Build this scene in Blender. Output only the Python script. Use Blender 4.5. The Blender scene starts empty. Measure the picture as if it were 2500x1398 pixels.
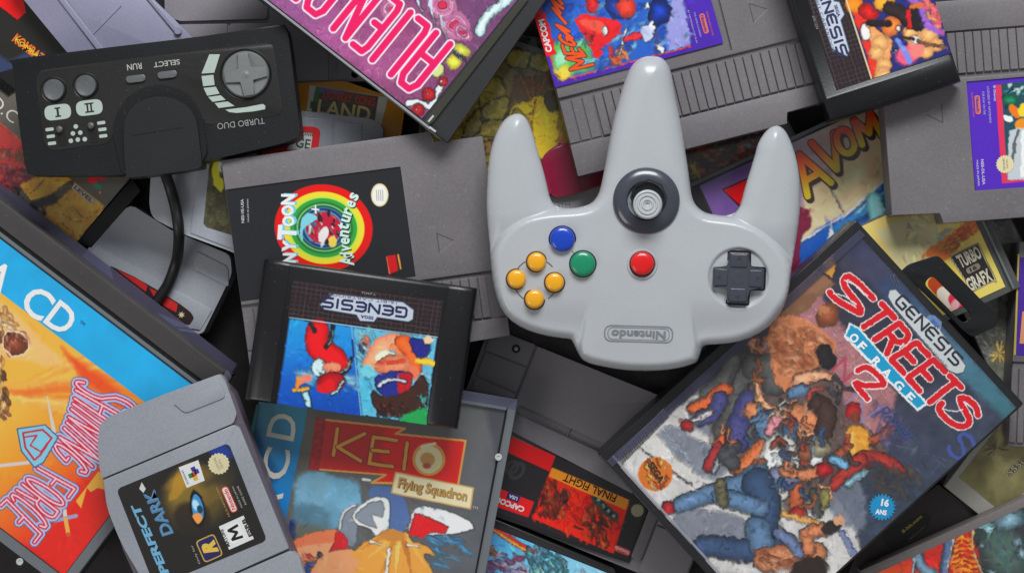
import bpy, bmesh, math, random
import numpy as np
from mathutils import Vector
from mathutils.geometry import tessellate_polygon

# ------------------------------------------------------------------ camera, light, exposure
SC = bpy.context.scene
COL = SC.collection
CAM_H = 1.0                      # camera height over the table, metres
PX = 0.000218                    # metres per photo pixel on the table plane
cam_d = bpy.data.cameras.new('camera')
cam_d.sensor_width = 36.0
cam_d.lens = 36.0 / (2500 * PX) * CAM_H
cam_d.clip_start = 0.01
cam_d.clip_end = 50
cam = bpy.data.objects.new('camera', cam_d)
cam.location = (0, 0, CAM_H)
COL.objects.link(cam)
SC.camera = cam

world = bpy.data.worlds.new('World')
SC.world = world
world.use_nodes = True
wn = world.node_tree.nodes['Background']
wn.inputs[0].default_value = (0.93, 0.96, 1.0, 1)
wn.inputs[1].default_value = 0.21

def area(name, loc, target, size, power, col):
    d = bpy.data.lights.new(name, 'AREA')
    d.shape = 'RECTANGLE'; d.size = size[0]; d.size_y = size[1]
    d.energy = power; d.color = col
    o = bpy.data.objects.new(name, d)
    o.location = loc
    o.rotation_euler = (Vector(target) - Vector(loc)).to_track_quat('-Z', 'Y').to_euler()
    COL.objects.link(o)
    return o
area('window_light', (0.15, 1.25, 1.15), (0, 0, 0), (0.95, 0.55), 27.5, (0.95, 0.975, 1.0))
area('room_light', (-1.5, -1.1, 1.5), (0, 0, 0), (1.0, 1.0), 10, (1.0, 0.97, 0.93))

vs = SC.view_settings
vs.view_transform = 'Standard'
vs.look = 'None'
vs.exposure = 0.13
vs.gamma = 1.0
vs.use_curve_mapping = False
SC.render.engine = 'CYCLES'
SC.cycles.max_bounces = 6
SC.cycles.transparent_max_bounces = 12

# ------------------------------------------------------------------ helpers
def W(px, py, z):
    """photo pixel on the level z (millimetres above the table) -> world point"""
    k = PX * (CAM_H - z * 0.001) / CAM_H
    return ((px - 1250) * k, (699 - py) * k, z * 0.001)

def lin(c):
    r = []
    for v in c[:3]:
        v = v / 255.0
        r.append(v / 12.92 if v <= 0.04045 else ((v + 0.055) / 1.055) ** 2.4)
    return r

def rect(cx, cy, w, h, ang=0):
    a = math.radians(ang); c, s = math.cos(a), math.sin(a)
    return [(cx + x * c - y * s, cy + x * s + y * c) for x, y in
            ((-w / 2, -h / 2), (w / 2, -h / 2), (w / 2, h / 2), (-w / 2, h / 2))]

def rnd(poly, r, n=5):
    """round the corners of a polygon (r: radius in px)"""
    out = []
    m = len(poly)
    for i in range(m):
        p0 = Vector(poly[i - 1]); p1 = Vector(poly[i]); p2 = Vector(poly[(i + 1) % m])
        rr = r[i] if isinstance(r, (list, tuple)) else r
        a = p0 - p1; b = p2 - p1
        la, lb = a.length, b.length
        if rr <= 0.01 or la < 1e-6 or lb < 1e-6:
            out.append(tuple(p1)); continue
        q = min(rr, la * 0.48, lb * 0.48)
        s = p1 + a * (q / la); e = p1 + b * (q / lb)
        for k in range(n + 1):
            t = k / n
            out.append(tuple(s * (1 - t) ** 2 + p1 * (2 * t * (1 - t)) + e * t * t))
    return out

def ellipse(cx, cy, rx, ry, ang=0, n=40):
    a = math.radians(ang); c, s = math.cos(a), math.sin(a)
    return [(cx + rx * math.cos(t) * c - ry * math.sin(t) * s, cy + rx * math.cos(t) * s + ry * math.sin(t) * c)
            for t in [2 * math.pi * k / n for k in range(n)]]

def star(cx, cy, r1, r2, n):
    return [(cx + (r1 if k % 2 else r2) * math.cos(math.pi * k / n), cy + (r1 if k % 2 else r2) * math.sin(math.pi * k / n))
            for k in range(2 * n)]

def smooth(pts, n=4, closed=True):
    """Catmull-Rom through the points"""
    out = []; m = len(pts)
    rng = range(m) if closed else range(m - 1)
    for i in rng:
        g = (lambda j: pts[j % m]) if closed else (lambda j: pts[max(0, min(m - 1, j))])
        p0, p1, p2, p3 = g(i - 1), g(i), g(i + 1), g(i + 2)
        for k in range(n):
            t = k / n
            out.append(tuple(0.5 * ((2 * p1[d]) + (-p0[d] + p2[d]) * t + (2 * p0[d] - 5 * p1[d] + 4 * p2[d] - p3[d]) * t * t
                       + (-p0[d] + 3 * p1[d] - 3 * p2[d] + p3[d]) * t ** 3) for d in (0, 1)))
    if not closed: out.append(tuple(pts[-1]))
    return out

class Fr:
    """a rotated pixel frame: u along ang (degrees, y down), v at ang + 90"""
    def __init__(s, o, ang, sc=1.0):
        s.o = o; a = math.radians(ang); s.c, s.s, s.k, s.ang = math.cos(a), math.sin(a), sc, ang
    def __call__(s, u, v):
        u *= s.k; v *= s.k
        return (s.o[0] + u * s.c - v * s.s, s.o[1] + u * s.s + v * s.c)
    def P(s, pts): return [s(*p) for p in pts]
    def R(s, u0, v0, u1, v1): return s.P([(u0, v0), (u1, v0), (u1, v1), (u0, v1)])
    def inv(s, x, y):
        x -= s.o[0]; y -= s.o[1]
        return ((x * s.c + y * s.s) / s.k, (-x * s.s + y * s.c) / s.k)

class Pl:
    """the level a thing's face lies on: height in mm, optionally tilted (mm per 100 px)"""
    def __init__(s, z, c=(0, 0), gx=0, gy=0): s.z, s.cc, s.gx, s.gy = z, c, gx, gy
    def at(s, x, y): return s.z + (x - s.cc[0]) * s.gx / 100 + (y - s.cc[1]) * s.gy / 100
    def w(s, x, y, dz=0): return W(x, y, s.at(x, y) + dz)
def PLN(z): return z if isinstance(z, Pl) else Pl(z)

MATS = {}
def plastic(name, rgb, rough=0.42, grain=0.05, coat=0.0, spec=0.5, var=0.08, gs=900, dust=0.09):
    if name in MATS: return MATS[name]
    m = bpy.data.materials.new(name); m.use_nodes = True
    nt = m.node_tree; b = nt.nodes['Principled BSDF']; L = nt.links.new
    b.inputs['Roughness'].default_value = rough
    b.inputs['Coat Weight'].default_value = coat
    b.inputs['Coat Roughness'].default_value = 0.12
    b.inputs['Specular IOR Level'].default_value = spec
    tc = nt.nodes.new('ShaderNodeTexCoord')
    n1 = nt.nodes.new('ShaderNodeTexNoise'); n1.inputs['Scale'].default_value = gs; n1.inputs['Detail'].default_value = 3
    L(tc.outputs['Object'], n1.inputs['Vector'])
    n2 = nt.nodes.new('ShaderNodeTexNoise'); n2.inputs['Scale'].default_value = 22; n2.inputs['Detail'].default_value = 5
    L(tc.outputs['Object'], n2.inputs['Vector'])
    mx = nt.nodes.new('ShaderNodeMix'); mx.data_type = 'RGBA'
    c = lin(rgb)
    mx.inputs[6].default_value = [v * (1 - var) for v in c] + [1]
    mx.inputs[7].default_value = [min(1, v * (1 + var)) for v in c] + [1]
    ad = nt.nodes.new('ShaderNodeMath'); ad.operation = 'MULTIPLY_ADD'; ad.inputs[1].default_value = 0.5
    L(n1.outputs[0], ad.inputs[0])
    hf = nt.nodes.new('ShaderNodeMath'); hf.operation = 'MULTIPLY'; hf.inputs[1].default_value = 0.5
    L(n2.outputs[0], hf.inputs[0]); L(hf.outputs[0], ad.inputs[2])
    rs = nt.nodes.new('ShaderNodeMapRange'); rs.inputs[1].default_value = 0.35; rs.inputs[2].default_value = 0.65
    L(ad.outputs[0], rs.inputs[0]); L(rs.outputs[0], mx.inputs[0])
    n3 = nt.nodes.new('ShaderNodeTexNoise'); n3.inputs['Scale'].default_value = 620; n3.inputs['Detail'].default_value = 1
    L(tc.outputs['Object'], n3.inputs['Vector'])
    ds = nt.nodes.new('ShaderNodeMapRange'); ds.inputs[1].default_value = 0.70; ds.inputs[2].default_value = 0.76; ds.inputs[4].default_value = dust * (1 if sum(rgb) > 240 else .45)
    L(n3.outputs[0], ds.inputs[0])
    m3 = nt.nodes.new('ShaderNodeMix'); m3.data_type = 'RGBA'; m3.inputs[7].default_value = (.5, .49, .46, 1)
    L(ds.outputs[0], m3.inputs[0]); L(mx.outputs[2], m3.inputs[6]); L(m3.outputs[2], b.inputs['Base Color'])
    rr = nt.nodes.new('ShaderNodeMapRange'); rr.inputs[3].default_value = max(0.03, rough - 0.08); rr.inputs[4].default_value = rough + 0.1
    L(n2.outputs[0], rr.inputs[0]); L(rr.outputs[0], b.inputs['Roughness'])
    if grain:
        bp = nt.nodes.new('ShaderNodeBump'); bp.inputs['Strength'].default_value = grain; bp.inputs['Distance'].default_value = 0.0005
        L(n1.outputs[0], bp.inputs['Height']); L(bp.outputs[0], b.inputs['Normal'])
    MATS[name] = m
    return m

def ink(rgb, rough=0.4):
    return plastic('ink_%02x%02x%02x' % tuple(int(v) for v in rgb), rgb, rough=rough, grain=0, var=0.05, dust=0)

def printed(name='printed_paper', rough=0.35, coat=0.25, crough=0.1):
    if name in MATS: return MATS[name]
    m = bpy.data.materials.new(name); m.use_nodes = True
    nt = m.node_tree; b = nt.nodes['Principled BSDF']
    a = nt.nodes.new('ShaderNodeAttribute'); a.attribute_name = 'Col'
    nt.links.new(a.outputs['Color'], b.inputs['Base Color'])
    b.inputs['Roughness'].default_value = rough
    b.inputs['Coat Weight'].default_value = coat
    b.inputs['Coat Roughness'].default_value = crough
    tc = nt.nodes.new('ShaderNodeTexCoord')
    n = nt.nodes.new('ShaderNodeTexNoise'); n.inputs['Scale'].default_value = 14; n.inputs['Detail'].default_value = 4
    nt.links.new(tc.outputs['Object'], n.inputs['Vector'])
    bp = nt.nodes.new('ShaderNodeBump'); bp.inputs['Strength'].default_value = 0.25; bp.inputs['Distance'].default_value = 0.002
    nt.links.new(n.outputs[0], bp.inputs['Height']); nt.links.new(bp.outputs[0], b.inputs['Coat Normal'])
    MATS[name] = m
    return m

def clear(name='clear_plastic', tint=(235, 238, 245), fac=0.0, body=(150, 152, 170), rough=0.08):
    """clear or smoky acrylic: see-through, fresnel gloss, a little milky body"""
    if name in MATS: return MATS[name]
    m = bpy.data.materials.new(name); m.use_nodes = True
    nt = m.node_tree; nt.nodes.clear(); L = nt.links.new
    out = nt.nodes.new('ShaderNodeOutputMaterial')
    t = nt.nodes.new('ShaderNodeBsdfTransparent'); t.inputs[0].default_value = lin(tint) + [1]
    d = nt.nodes.new('ShaderNodeBsdfPrincipled'); d.inputs['Base Color'].default_value = lin(body) + [1]; d.inputs['Roughness'].default_value = 0.25
    g = nt.nodes.new('ShaderNodeBsdfGlossy'); g.inputs['Roughness'].default_value = rough
    m1 = nt.nodes.new('ShaderNodeMixShader'); m1.inputs[0].default_value = fac
    L(t.outputs[0], m1.inputs[1]); L(d.outputs[0], m1.inputs[2])
    f = nt.nodes.new('ShaderNodeFresnel'); f.inputs[0].default_value = 1.45
    m2 = nt.nodes.new('ShaderNodeMixShader')
    ge = nt.nodes.new('ShaderNodeNewGeometry')     # gloss on the outer side of each face only
    iv = nt.nodes.new('ShaderNodeMath'); iv.operation = 'SUBTRACT'; iv.inputs[0].default_value = 1.0; L(ge.outputs['Backfacing'], iv.inputs[1])
    mu = nt.nodes.new('ShaderNodeMath'); mu.operation = 'MULTIPLY'; L(f.outputs[0], mu.inputs[0]); L(iv.outputs[0], mu.inputs[1])
    L(mu.outputs[0], m2.inputs[0]); L(m1.outputs[0], m2.inputs[1]); L(g.outputs[0], m2.inputs[2])
    L(m2.outputs[0], out.inputs[0])
    MATS[name] = m
    return m

# ------------------------------------------------------------------ things and parts
def thing(name, label, cat, at, z=0, group=None):
    o = bpy.data.objects.new(name, None)
    COL.objects.link(o)
    o.location = W(at[0], at[1], z)
    o.empty_display_size = 0.01
    o['label'] = label; o['category'] = cat
    if group: o['group'] = group
    return o

def mesh_obj(name, verts, faces, mat, parent, smooth_sh=False):
    me = bpy.data.meshes.new(name)
    off = parent
    lx, ly, lz = (0, 0, 0)
    p = parent
    while p is not None:
        lx += p.location.x; ly += p.location.y; lz += p.location.z; p = p.parent
    me.from_pydata([(x - lx, y - ly, z - lz) for x, y, z in verts], [], faces)
    me.materials.append(mat)
    if smooth_sh: me.polygons.foreach_set('use_smooth', [True] * len(me.polygons))
    me.update()
    o = bpy.data.objects.new(name, me)
    COL.objects.link(o)
    o.parent = parent
    return o

def signed(poly):
    return sum(poly[i - 1][0] * poly[i][1] - poly[i][0] * poly[i - 1][1] for i in range(len(poly)))

def slab(name, parent, poly, z, th, mat, bev=0.6, seg=3, holes=(), dz=0, extra=None):
    """a solid prism whose top outline is poly (photo px) on plane z; th, bev in mm.  extra: more prisms
    [(poly, dz, th)] joined into the same mesh"""
    bm = bmesh.new()
    for pl, d, t in [(poly, dz, th)] + list(extra or []):
        _prism(bm, pl, PLN(z), d, t, bev, seg, holes if pl is poly else ())
    bmesh.ops.recalc_face_normals(bm, faces=bm.faces)
    me = bpy.data.meshes.new(name)
    lx, ly, lz = 0, 0, 0; p = parent
    while p is not None:
        lx += p.location.x; ly += p.location.y; lz += p.location.z; p = p.parent
    bmesh.ops.translate(bm, verts=bm.verts, vec=(-lx, -ly, -lz))
    bm.to_mesh(me); bm.free()
    me.materials.append(mat)
    try:
        me.polygons.foreach_set('use_smooth', [True] * len(me.polygons))
        me.set_sharp_from_angle(angle=math.radians(38))
    except Exception: pass
    o = bpy.data.objects.new(name, me)
    COL.objects.link(o); o.parent = parent
    return o

def _prism(bm, poly, pl, d, t, bev, seg, holes):
    loops = [list(poly)] + [list(h) for h in holes]
    tops, bots = [], []
    for lp in loops:
        tp = [Vector(pl.w(x, y, d)) for x, y in lp]
        tops.append([bm.verts.new(v) for v in tp])
        bots.append([bm.verts.new(v - Vector((0, 0, t * 0.001))) for v in tp])
    edges = []
    if not holes:
        bm.faces.new(tops[0]); bm.faces.new(list(reversed(bots[0])))
    else:
        tri = tessellate_polygon([[Vector(v.co) for v in l] for l in tops])
        ft = [v for l in tops for v in l]; fb = [v for l in bots for v in l]
        for a, b, c in tri:
            try:
                bm.faces.new((ft[a], ft[b], ft[c])); bm.faces.new((fb[c], fb[b], fb[a]))
            except ValueError: pass
    for tl, bl in zip(tops, bots):
        n = len(tl)
        for i in range(n):
            j = (i + 1) % n
            try: bm.faces.new((tl[i], tl[j], bl[j], bl[i]))
            except ValueError: pass
            e = bm.edges.get((tl[i], tl[j]))
            if e: edges.append(e)
    if bev > 0:
        try:
            bmesh.ops.bevel(bm, geom=edges, offset=bev * 0.001, offset_type='OFFSET', segments=seg, profile=0.6, affect='EDGES', clamp_overlap=True)
        except Exception as ex: print('bevel', ex)

def flat(name, parent, polys, z, mat, dz=0.12):
    """thin printed shapes (one mesh); polys: list of pixel polygons"""
    pl = PLN(z)
    V, F = [], []
    for k, poly in enumerate(polys):
        if signed(poly) > 0: poly = poly[::-1]          # y down: keep normals up
        b = len(V)
        V += [pl.w(x, y, dz + 0.004 * (k % 7)) for x, y in poly]
        if len(poly) <= 4: F.append(tuple(range(b, b + len(poly))))
        else:
            for tri in tessellate_polygon([[Vector((x, -y, 0)) for x, y in poly]]):
                F.append(tuple(b + i for i in tri))
    o = mesh_obj(name, V, F, mat, parent)
    return o

def ribbon(pts, w, n=0):
    """outline quads of a polyline of width w px (round-ish joints by discs)"""
    out = []
    for a, b in zip(pts[:-1], pts[1:]):
        dx, dy = b[0] - a[0], b[1] - a[1]; l = math.hypot(dx, dy) or 1
        nx, ny = -dy / l * w / 2, dx / l * w / 2
        ex, ey = dx / l * w * 0.2, dy / l * w * 0.2
        out.append([(a[0] + nx - ex, a[1] + ny - ey), (b[0] + nx + ex, b[1] + ny + ey), (b[0] - nx + ex, b[1] - ny + ey), (a[0] - nx - ex, a[1] - ny - ey)])
    return out

TXT = {}
def text(name, parent, s, c, ang, w, h, rgb, z, dz=0.3, bold=0.0, shear=0.0, mat=None):
    """lettering as a flat mesh: centre c, reading direction ang (deg, y down), size w x h px"""
    pl = PLN(z)
    key = (s, bold, shear)
    if key not in TXT:
        cu = bpy.data.curves.new('lettering_source', 'FONT')
        cu.body = s; cu.offset = bold; cu.shear = shear; cu.resolution_u = 3
        to = bpy.data.objects.new('lettering_source', cu)
        COL.objects.link(to)
        bpy.context.view_layer.update()
        me = bpy.data.meshes.new_from_object(to.evaluated_get(bpy.context.evaluated_depsgraph_get()))
        V = [(v.co.x, v.co.y) for v in me.vertices]; F = [tuple(p.vertices) for p in me.polygons]
        bpy.data.meshes.remove(me); bpy.data.objects.remove(to); bpy.data.curves.remove(cu)
        TXT[key] = (V, F)
    V, F = TXT[key]
    xs = [v[0] for v in V]; ys = [v[1] for v in V]
    x0, x1, y0, y1 = min(xs), max(xs), min(ys), max(ys)
    a = math.radians(ang); ca, sa = math.cos(a), math.sin(a)
    out = []
    for x, y in V:
        u = ((x - x0) / (x1 - x0) - 0.5) * w; v = -((y - y0) / max(1e-6, y1 - y0) - 0.5) * h
        out.append(pl.w(c[0] + u * ca - v * sa, c[1] + u * sa + v * ca, dz))
    return mesh_obj(name, out, F, mat or ink(rgb), parent)

def lathe(name, parent, c, prof, z, mat, n=48, sm=True):
    """prof: [(radius px, dz mm)] from outside to centre, around pixel c"""
    pl = PLN(z); V, F = [], []
    for r, d in prof:
        if r <= 0: V.append(pl.w(c[0], c[1], d))
        else: V += [pl.w(c[0] + r * math.cos(2 * math.pi * k / n), c[1] - r * math.sin(2 * math.pi * k / n), d) for k in range(n)]
    idx = 0
    for i in range(len(prof) - 1):
        if prof[i + 1][0] <= 0:
            F += [(idx + k, idx + (k + 1) % n, idx + n) for k in range(n)]
        else:
            F += [(idx + k, idx + (k + 1) % n, idx + n + (k + 1) % n, idx + n + k) for k in range(n)]
        idx += n
    o = mesh_obj(name, V, F, mat, parent, sm)
    if sm:
        try: o.data.set_sharp_from_angle(angle=math.radians(40))
        except Exception: pass
    return o

def tube(name, parent, pts, r, mat, n=14):
    """pts: [(px, py, z mm)], r mm"""
    P = [Vector(W(*p)) for p in pts]
    # resample by Catmull-Rom
    Q = []
    for i in range(len(P) - 1):
        p0, p1, p2, p3 = P[max(0, i - 1)], P[i], P[i + 1], P[min(len(P) - 1, i + 2)]
        for k in range(8):
            t = k / 8
            Q.append(0.5 * ((2 * p1) + (-p0 + p2) * t + (2 * p0 - 5 * p1 + 4 * p2 - p3) * t * t + (-p0 + 3 * p1 - 3 * p2 + p3) * t ** 3))
    Q.append(P[-1])
    V, F = [], []
    for i, q in enumerate(Q):
        t = (Q[min(len(Q) - 1, i + 1)] - Q[max(0, i - 1)]).normalized()
        s = t.cross(Vector((0, 0, 1))).normalized(); u = s.cross(t).normalized()
        for k in range(n):
            a = 2 * math.pi * k / n
            V.append(tuple(q + (s * math.cos(a) + u * math.sin(a)) * r * 0.001))
    for i in range(len(Q) - 1):
        for k in range(n):
            F.append((i * n + k, i * n + (k + 1) % n, (i + 1) * n + (k + 1) % n, (i + 1) * n + k))
    F.append(tuple(range(n))); F.append(tuple((len(Q) - 1) * n + k for k in reversed(range(n))))
    return mesh_obj(name, V, F, mat, parent, True)

# ------------------------------------------------------------------ printed pictures, painted per vertex
def vnoise(X, Y, sc, seed):
    r = np.random.RandomState(seed); G = r.rand(64, 64)
    x = X / sc + seed * 3.7; y = Y / sc + seed * 1.3
    xi = np.floor(x).astype(int); yi = np.floor(y).astype(int)
    fx = x - xi; fy = y - yi
    fx = fx * fx * (3 - 2 * fx); fy = fy * fy * (3 - 2 * fy)
    a = G[yi % 64, xi % 64]; b = G[yi % 64, (xi + 1) % 64]; c = G[(yi + 1) % 64, xi % 64]; d = G[(yi + 1) % 64, (xi + 1) % 64]
    return (a * (1 - fx) + b * fx) * (1 - fy) + (c * (1 - fx) + d * fx) * fy
def fbm(X, Y, sc, seed, o=4):
    s = 0; a = 0.5; t = 0
    for k in range(o):
        s = s + a * vnoise(X, Y, sc / 2 ** k, seed + k * 7); t += a; a *= 0.55
    return s / t

class Canvas:
    """a printed sheet: quad = corners (photo px) p00, p10, p11, p01; colours sRGB 0-255 per vertex"""
    def __init__(s, quad, cell=1.7, base=(128, 128, 128)):
        q = [np.array(p, float) for p in quad]; s.quad = quad
        nx = int(max(np.linalg.norm(q[1] - q[0]), np.linalg.norm(q[2] - q[3])) / cell) + 1
        ny = int(max(np.linalg.norm(q[3] - q[0]), np.linalg.norm(q[2] - q[1])) / cell) + 1
        s.nx, s.ny, s.cell = nx, ny, cell
        u, v = np.meshgrid(np.linspace(0, 1, nx + 1), np.linspace(0, 1, ny + 1))
        P = (q[0][None, None] * ((1 - u) * (1 - v))[..., None] + q[1][None, None] * (u * (1 - v))[..., None]
             + q[2][None, None] * (u * v)[..., None] + q[3][None, None] * ((1 - u) * v)[..., None])
        s.PX, s.PY = P[..., 0], P[..., 1]
        s.X, s.Y = s.PX.copy(), s.PY.copy()
        s.C = np.zeros(P.shape[:2] + (3,)); s.C[:] = base
        s.seed = 1
    def warp(s, amp=0, sc=12, seed=5):
        s.X = s.PX + (fbm(s.PX, s.PY, sc, seed, 3) - 0.5) * 2 * amp
        s.Y = s.PY + (fbm(s.PX, s.PY, sc, seed + 50, 3) - 0.5) * 2 * amp
    def _m(s, pts, pad):
        xs = [p[0] for p in pts]; ys = [p[1] for p in pts]
        ok = (s.X > min(xs) - pad) & (s.X < max(xs) + pad) & (s.Y > min(ys) - pad) & (s.Y < max(ys) + pad)
        r = np.where(ok.any(1))[0]; c = np.where(ok.any(0))[0]
        if not len(r) or not len(c): return None
        return slice(r[0], r[-1] + 1), slice(c[0], c[-1] + 1)
    def _mix(s, sl, a, col, al=1.0):
        a = np.clip(a, 0, 1)[..., None] * al
        s.C[sl] = s.C[sl] * (1 - a) + np.array(col, float) * a
    def _seg(s, X, Y, a, b):
        dx, dy = b[0] - a[0], b[1] - a[1]; l = dx * dx + dy * dy + 1e-9
        t = np.clip(((X - a[0]) * dx + (Y - a[1]) * dy) / l, 0, 1)
        return np.hypot(X - a[0] - t * dx, Y - a[1] - t * dy), t
    def poly(s, pts, col, f=1.2, al=1.0):
        sl = s._m(pts, f + 2)
        if sl is None: return
        X, Y = s.X[sl], s.Y[sl]
        d = np.full(X.shape, 1e9); ins = np.zeros(X.shape, bool)
        for i in range(len(pts)):
            a, b = pts[i - 1], pts[i]
            d = np.minimum(d, s._seg(X, Y, a, b)[0])
            if a[1] != b[1]:
                c = ((a[1] > Y) != (b[1] > Y)) & (X < (b[0] - a[0]) * (Y - a[1]) / (b[1] - a[1]) + a[0])
                ins ^= c
        sd = np.where(ins, d, -d)
        s._mix(sl, sd / f + 0.5, col, al)
    def outline(s, pts, col, w, f=1.0):
        s.line(list(pts) + [pts[0]], col, w, f)
    def ell(s, cx, cy, rx, ry, ang, col, f=1.2, al=1.0, ring=0, shade=0, dark=None):
        R = max(rx, ry) + f + 3
        sl = s._m([(cx - R, cy - R), (cx + R, cy + R)], 0)
        if sl is None: return
        a = math.radians(ang); X, Y = s.X[sl] - cx, s.Y[sl] - cy
        x = X * math.cos(a) + Y * math.sin(a); y = -X * math.sin(a) + Y * math.cos(a)
        k = np.hypot(x / rx, y / ry); sd = (1 - k) * min(rx, ry)
        m = sd / f + 0.5
        if ring: m = (ring / 2 - np.abs(sd)) / f + 0.5
        if shade:
            a2 = np.clip(m, 0, 1)[..., None] * al
            g = np.clip(1 + shade * (0.35 - k), 0.3, 1.5)[..., None]
            s.C[sl] = s.C[sl] * (1 - a2) + np.clip(np.array(col, float) * g, 0, 255) * a2
        else: s._mix(sl, m, col, al)
    def line(s, pts, col, w, f=1.0, al=1.0, tube=0.0, taper=None):
        W_ = max(w if not taper else max(taper), w)
        sl = s._m(pts, W_ + f + 2)
        if sl is None: return
        X, Y = s.X[sl], s.Y[sl]
        d = np.full(X.shape, 1e9); n = len(pts) - 1; sd = np.full(X.shape, -1e9); kk = np.ones(X.shape)
        for i in range(n):
            di, t = s._seg(X, Y, pts[i], pts[i + 1])
            wi = w if not taper else taper[0] + (taper[1] - taper[0]) * (i + t) / n
            q = wi / 2 - di
            k = di / (wi / 2)
            upd = q > sd
            sd = np.where(upd, q, sd); kk = np.where(upd, k, kk)
        m = np.clip(sd / f + 0.5, 0, 1)
        if tube:
            g = np.clip(1 + tube * (0.45 - kk ** 2), 0.2, 1.6)[..., None]
            a = m[..., None] * al
            s.C[sl] = s.C[sl] * (1 - a) + np.clip(np.array(col, float) * g, 0, 255) * a
        else: s._mix(sl, m, col, al)
    def lgrad(s, p0, p1, cols, region=None, f=2):
        dx, dy = p1[0] - p0[0], p1[1] - p0[1]
        t = np.clip(((s.X - p0[0]) * dx + (s.Y - p0[1]) * dy) / (dx * dx + dy * dy), 0, 1) * (len(cols) - 1)
        i = np.minimum(t.astype(int), len(cols) - 2); fr = (t - i)[..., None]
        A = np.array(cols, float); G = A[i] * (1 - fr) + A[i + 1] * fr
        if region is None: s.C[:] = G; return
        keep = s.C.copy(); msk = s.C * 0
        s.C = msk; s.poly(region, (1, 1, 1), f); m = s.C
        s.C = keep * (1 - m) + G * m
    def mottle(s, amp=0.1, sc=20, seed=3, col=None, thr=None, region=None, al=1.0):
        n = fbm(s.X, s.Y, sc, seed)
        if region is not None:
            keep = s.C; s.C = np.zeros_like(keep); s.poly(region, (1, 1, 1), 3); R = s.C; s.C = keep
        else: R = 1.0
        if col is None:
            s.C = np.clip(s.C * (1 + (n - 0.5)[..., None] * 2 * amp * R), 0, 255)
        else:
            m = (np.clip((n - thr) / 0.08, 0, 1) * al)[..., None] * R
            s.C = s.C * (1 - m) + np.array(col, float) * m
    def daub(s, region, pal, n, size, ang=None, spread=40, seed=1, al=0.85, f=1.5, ecc=2.5, shade=0.5):
        r = random.Random(seed)
        xs = [p[0] for p in region]; ys = [p[1] for p in region]
        k = 0; tries = 0
        while k < n and tries < n * 20:
            tries += 1
            x, y = r.uniform(min(xs), max(xs)), r.uniform(min(ys), max(ys))
            ins = False
            for i in range(len(region)):
                a, b = region[i - 1], region[i]
                if (a[1] > y) != (b[1] > y) and x < (b[0] - a[0]) * (y - a[1]) / (b[1] - a[1]) + a[0]: ins = not ins
            if not ins: continue
            k += 1
            sz = size * r.uniform(0.5, 1.4); an = (ang if ang is not None else r.uniform(0, 180)) + r.uniform(-spread, spread)
            s.ell(x, y, sz, sz / ecc, an, r.choice(pal), f, al, shade=shade)
    def impasto(s, region, n, size, seed=1, ecc=3.0, amp=.35, hue=14, al=.6, sc=40):
        """short brush marks in the colour that is already there, a bit lighter or darker: hand-painted texture"""
        r = random.Random(seed)
        N = fbm(s.PX, s.PY, sc, seed + 3)
        ny, nx = s.PX.shape
        xs = [p[0] for p in region]; ys = [p[1] for p in region]
        X0, Y0 = s.X, s.Y; s.X, s.Y = s.PX, s.PY
        for _ in range(n):
            j, i = r.randrange(ny), r.randrange(nx)
            x, y = s.PX[j, i], s.PY[j, i]
            if not (min(xs) < x < max(xs) and min(ys) < y < max(ys)): continue
            ins = False
            for k in range(len(region)):
                a, b = region[k - 1], region[k]
                if (a[1] > y) != (b[1] > y) and x < (b[0] - a[0]) * (y - a[1]) / (b[1] - a[1]) + a[0]: ins = not ins
            if not ins: continue
            sz = size * r.uniform(.5, 1.5); g = 1 + r.uniform(-amp, amp)
            col = [max(0, min(252, v * g + r.uniform(-hue, hue))) for v in s.C[j, i]]
            w = int(sz * 1.6 / s.cell) + 3
            sl = (slice(max(0, j - w), j + w), slice(max(0, i - w), i + w))
            a = N[j, i] * 12 + r.uniform(-.3, .3)
            dx, dy = s.PX[sl] - x, s.PY[sl] - y
            u = dx * math.cos(a) + dy * math.sin(a); v = -dx * math.sin(a) + dy * math.cos(a)
            s._mix(sl, (1 - np.hypot(u / sz, v / (sz / ecc))) * 2.2, col, al)
        s.X, s.Y = X0, Y0
    def ragged(s, amp=5, sc=14, seed=9, ink=.5):
        """push the picture about with fine noise and ink the edges, like a scanned painting"""
        ny, nx = s.PX.shape
        J, I = np.mgrid[0:ny, 0:nx]
        dj = (fbm(s.PX, s.PY, sc, seed, 4) - .5) * 2 * amp / s.cell; di = (fbm(s.PX, s.PY, sc, seed + 31, 4) - .5) * 2 * amp / s.cell
        s.C = s.C[np.clip((J + dj).round().astype(int), 0, ny - 1), np.clip((I + di).round().astype(int), 0, nx - 1)]
        L = s.C.mean(-1); gy_, gx_ = np.gradient(L); e = np.clip(np.hypot(gx_, gy_) / 40 - .25, 0, 1)
        e = (e + np.roll(e, 1, 0) + np.roll(e, 1, 1)) / 3
        s.C = s.C * (1 - ink * e[..., None])
    def build(s, name, parent, z, dz=0.1, mat=None, round_px=0, gain=1.06, sat=1.12):
        pl = PLN(z)
        Z = (pl.z + (s.PX - pl.cc[0]) * pl.gx / 100 + (s.PY - pl.cc[1]) * pl.gy / 100) + dz
        k = PX * (CAM_H - Z * 0.001) / CAM_H
        V = np.stack([(s.PX - 1250) * k, (699 - s.PY) * k, Z * 0.001], -1)
        lx, ly, lz = 0, 0, 0; p = parent
        while p is not None:
            lx += p.location.x; ly += p.location.y; lz += p.location.z; p = p.parent
        V = V.reshape(-1, 3) - np.array([lx, ly, lz])
        nx, ny = s.nx, s.ny
        I, J = np.meshgrid(np.arange(nx), np.arange(ny))
        a = (J * (nx + 1) + I)
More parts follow.
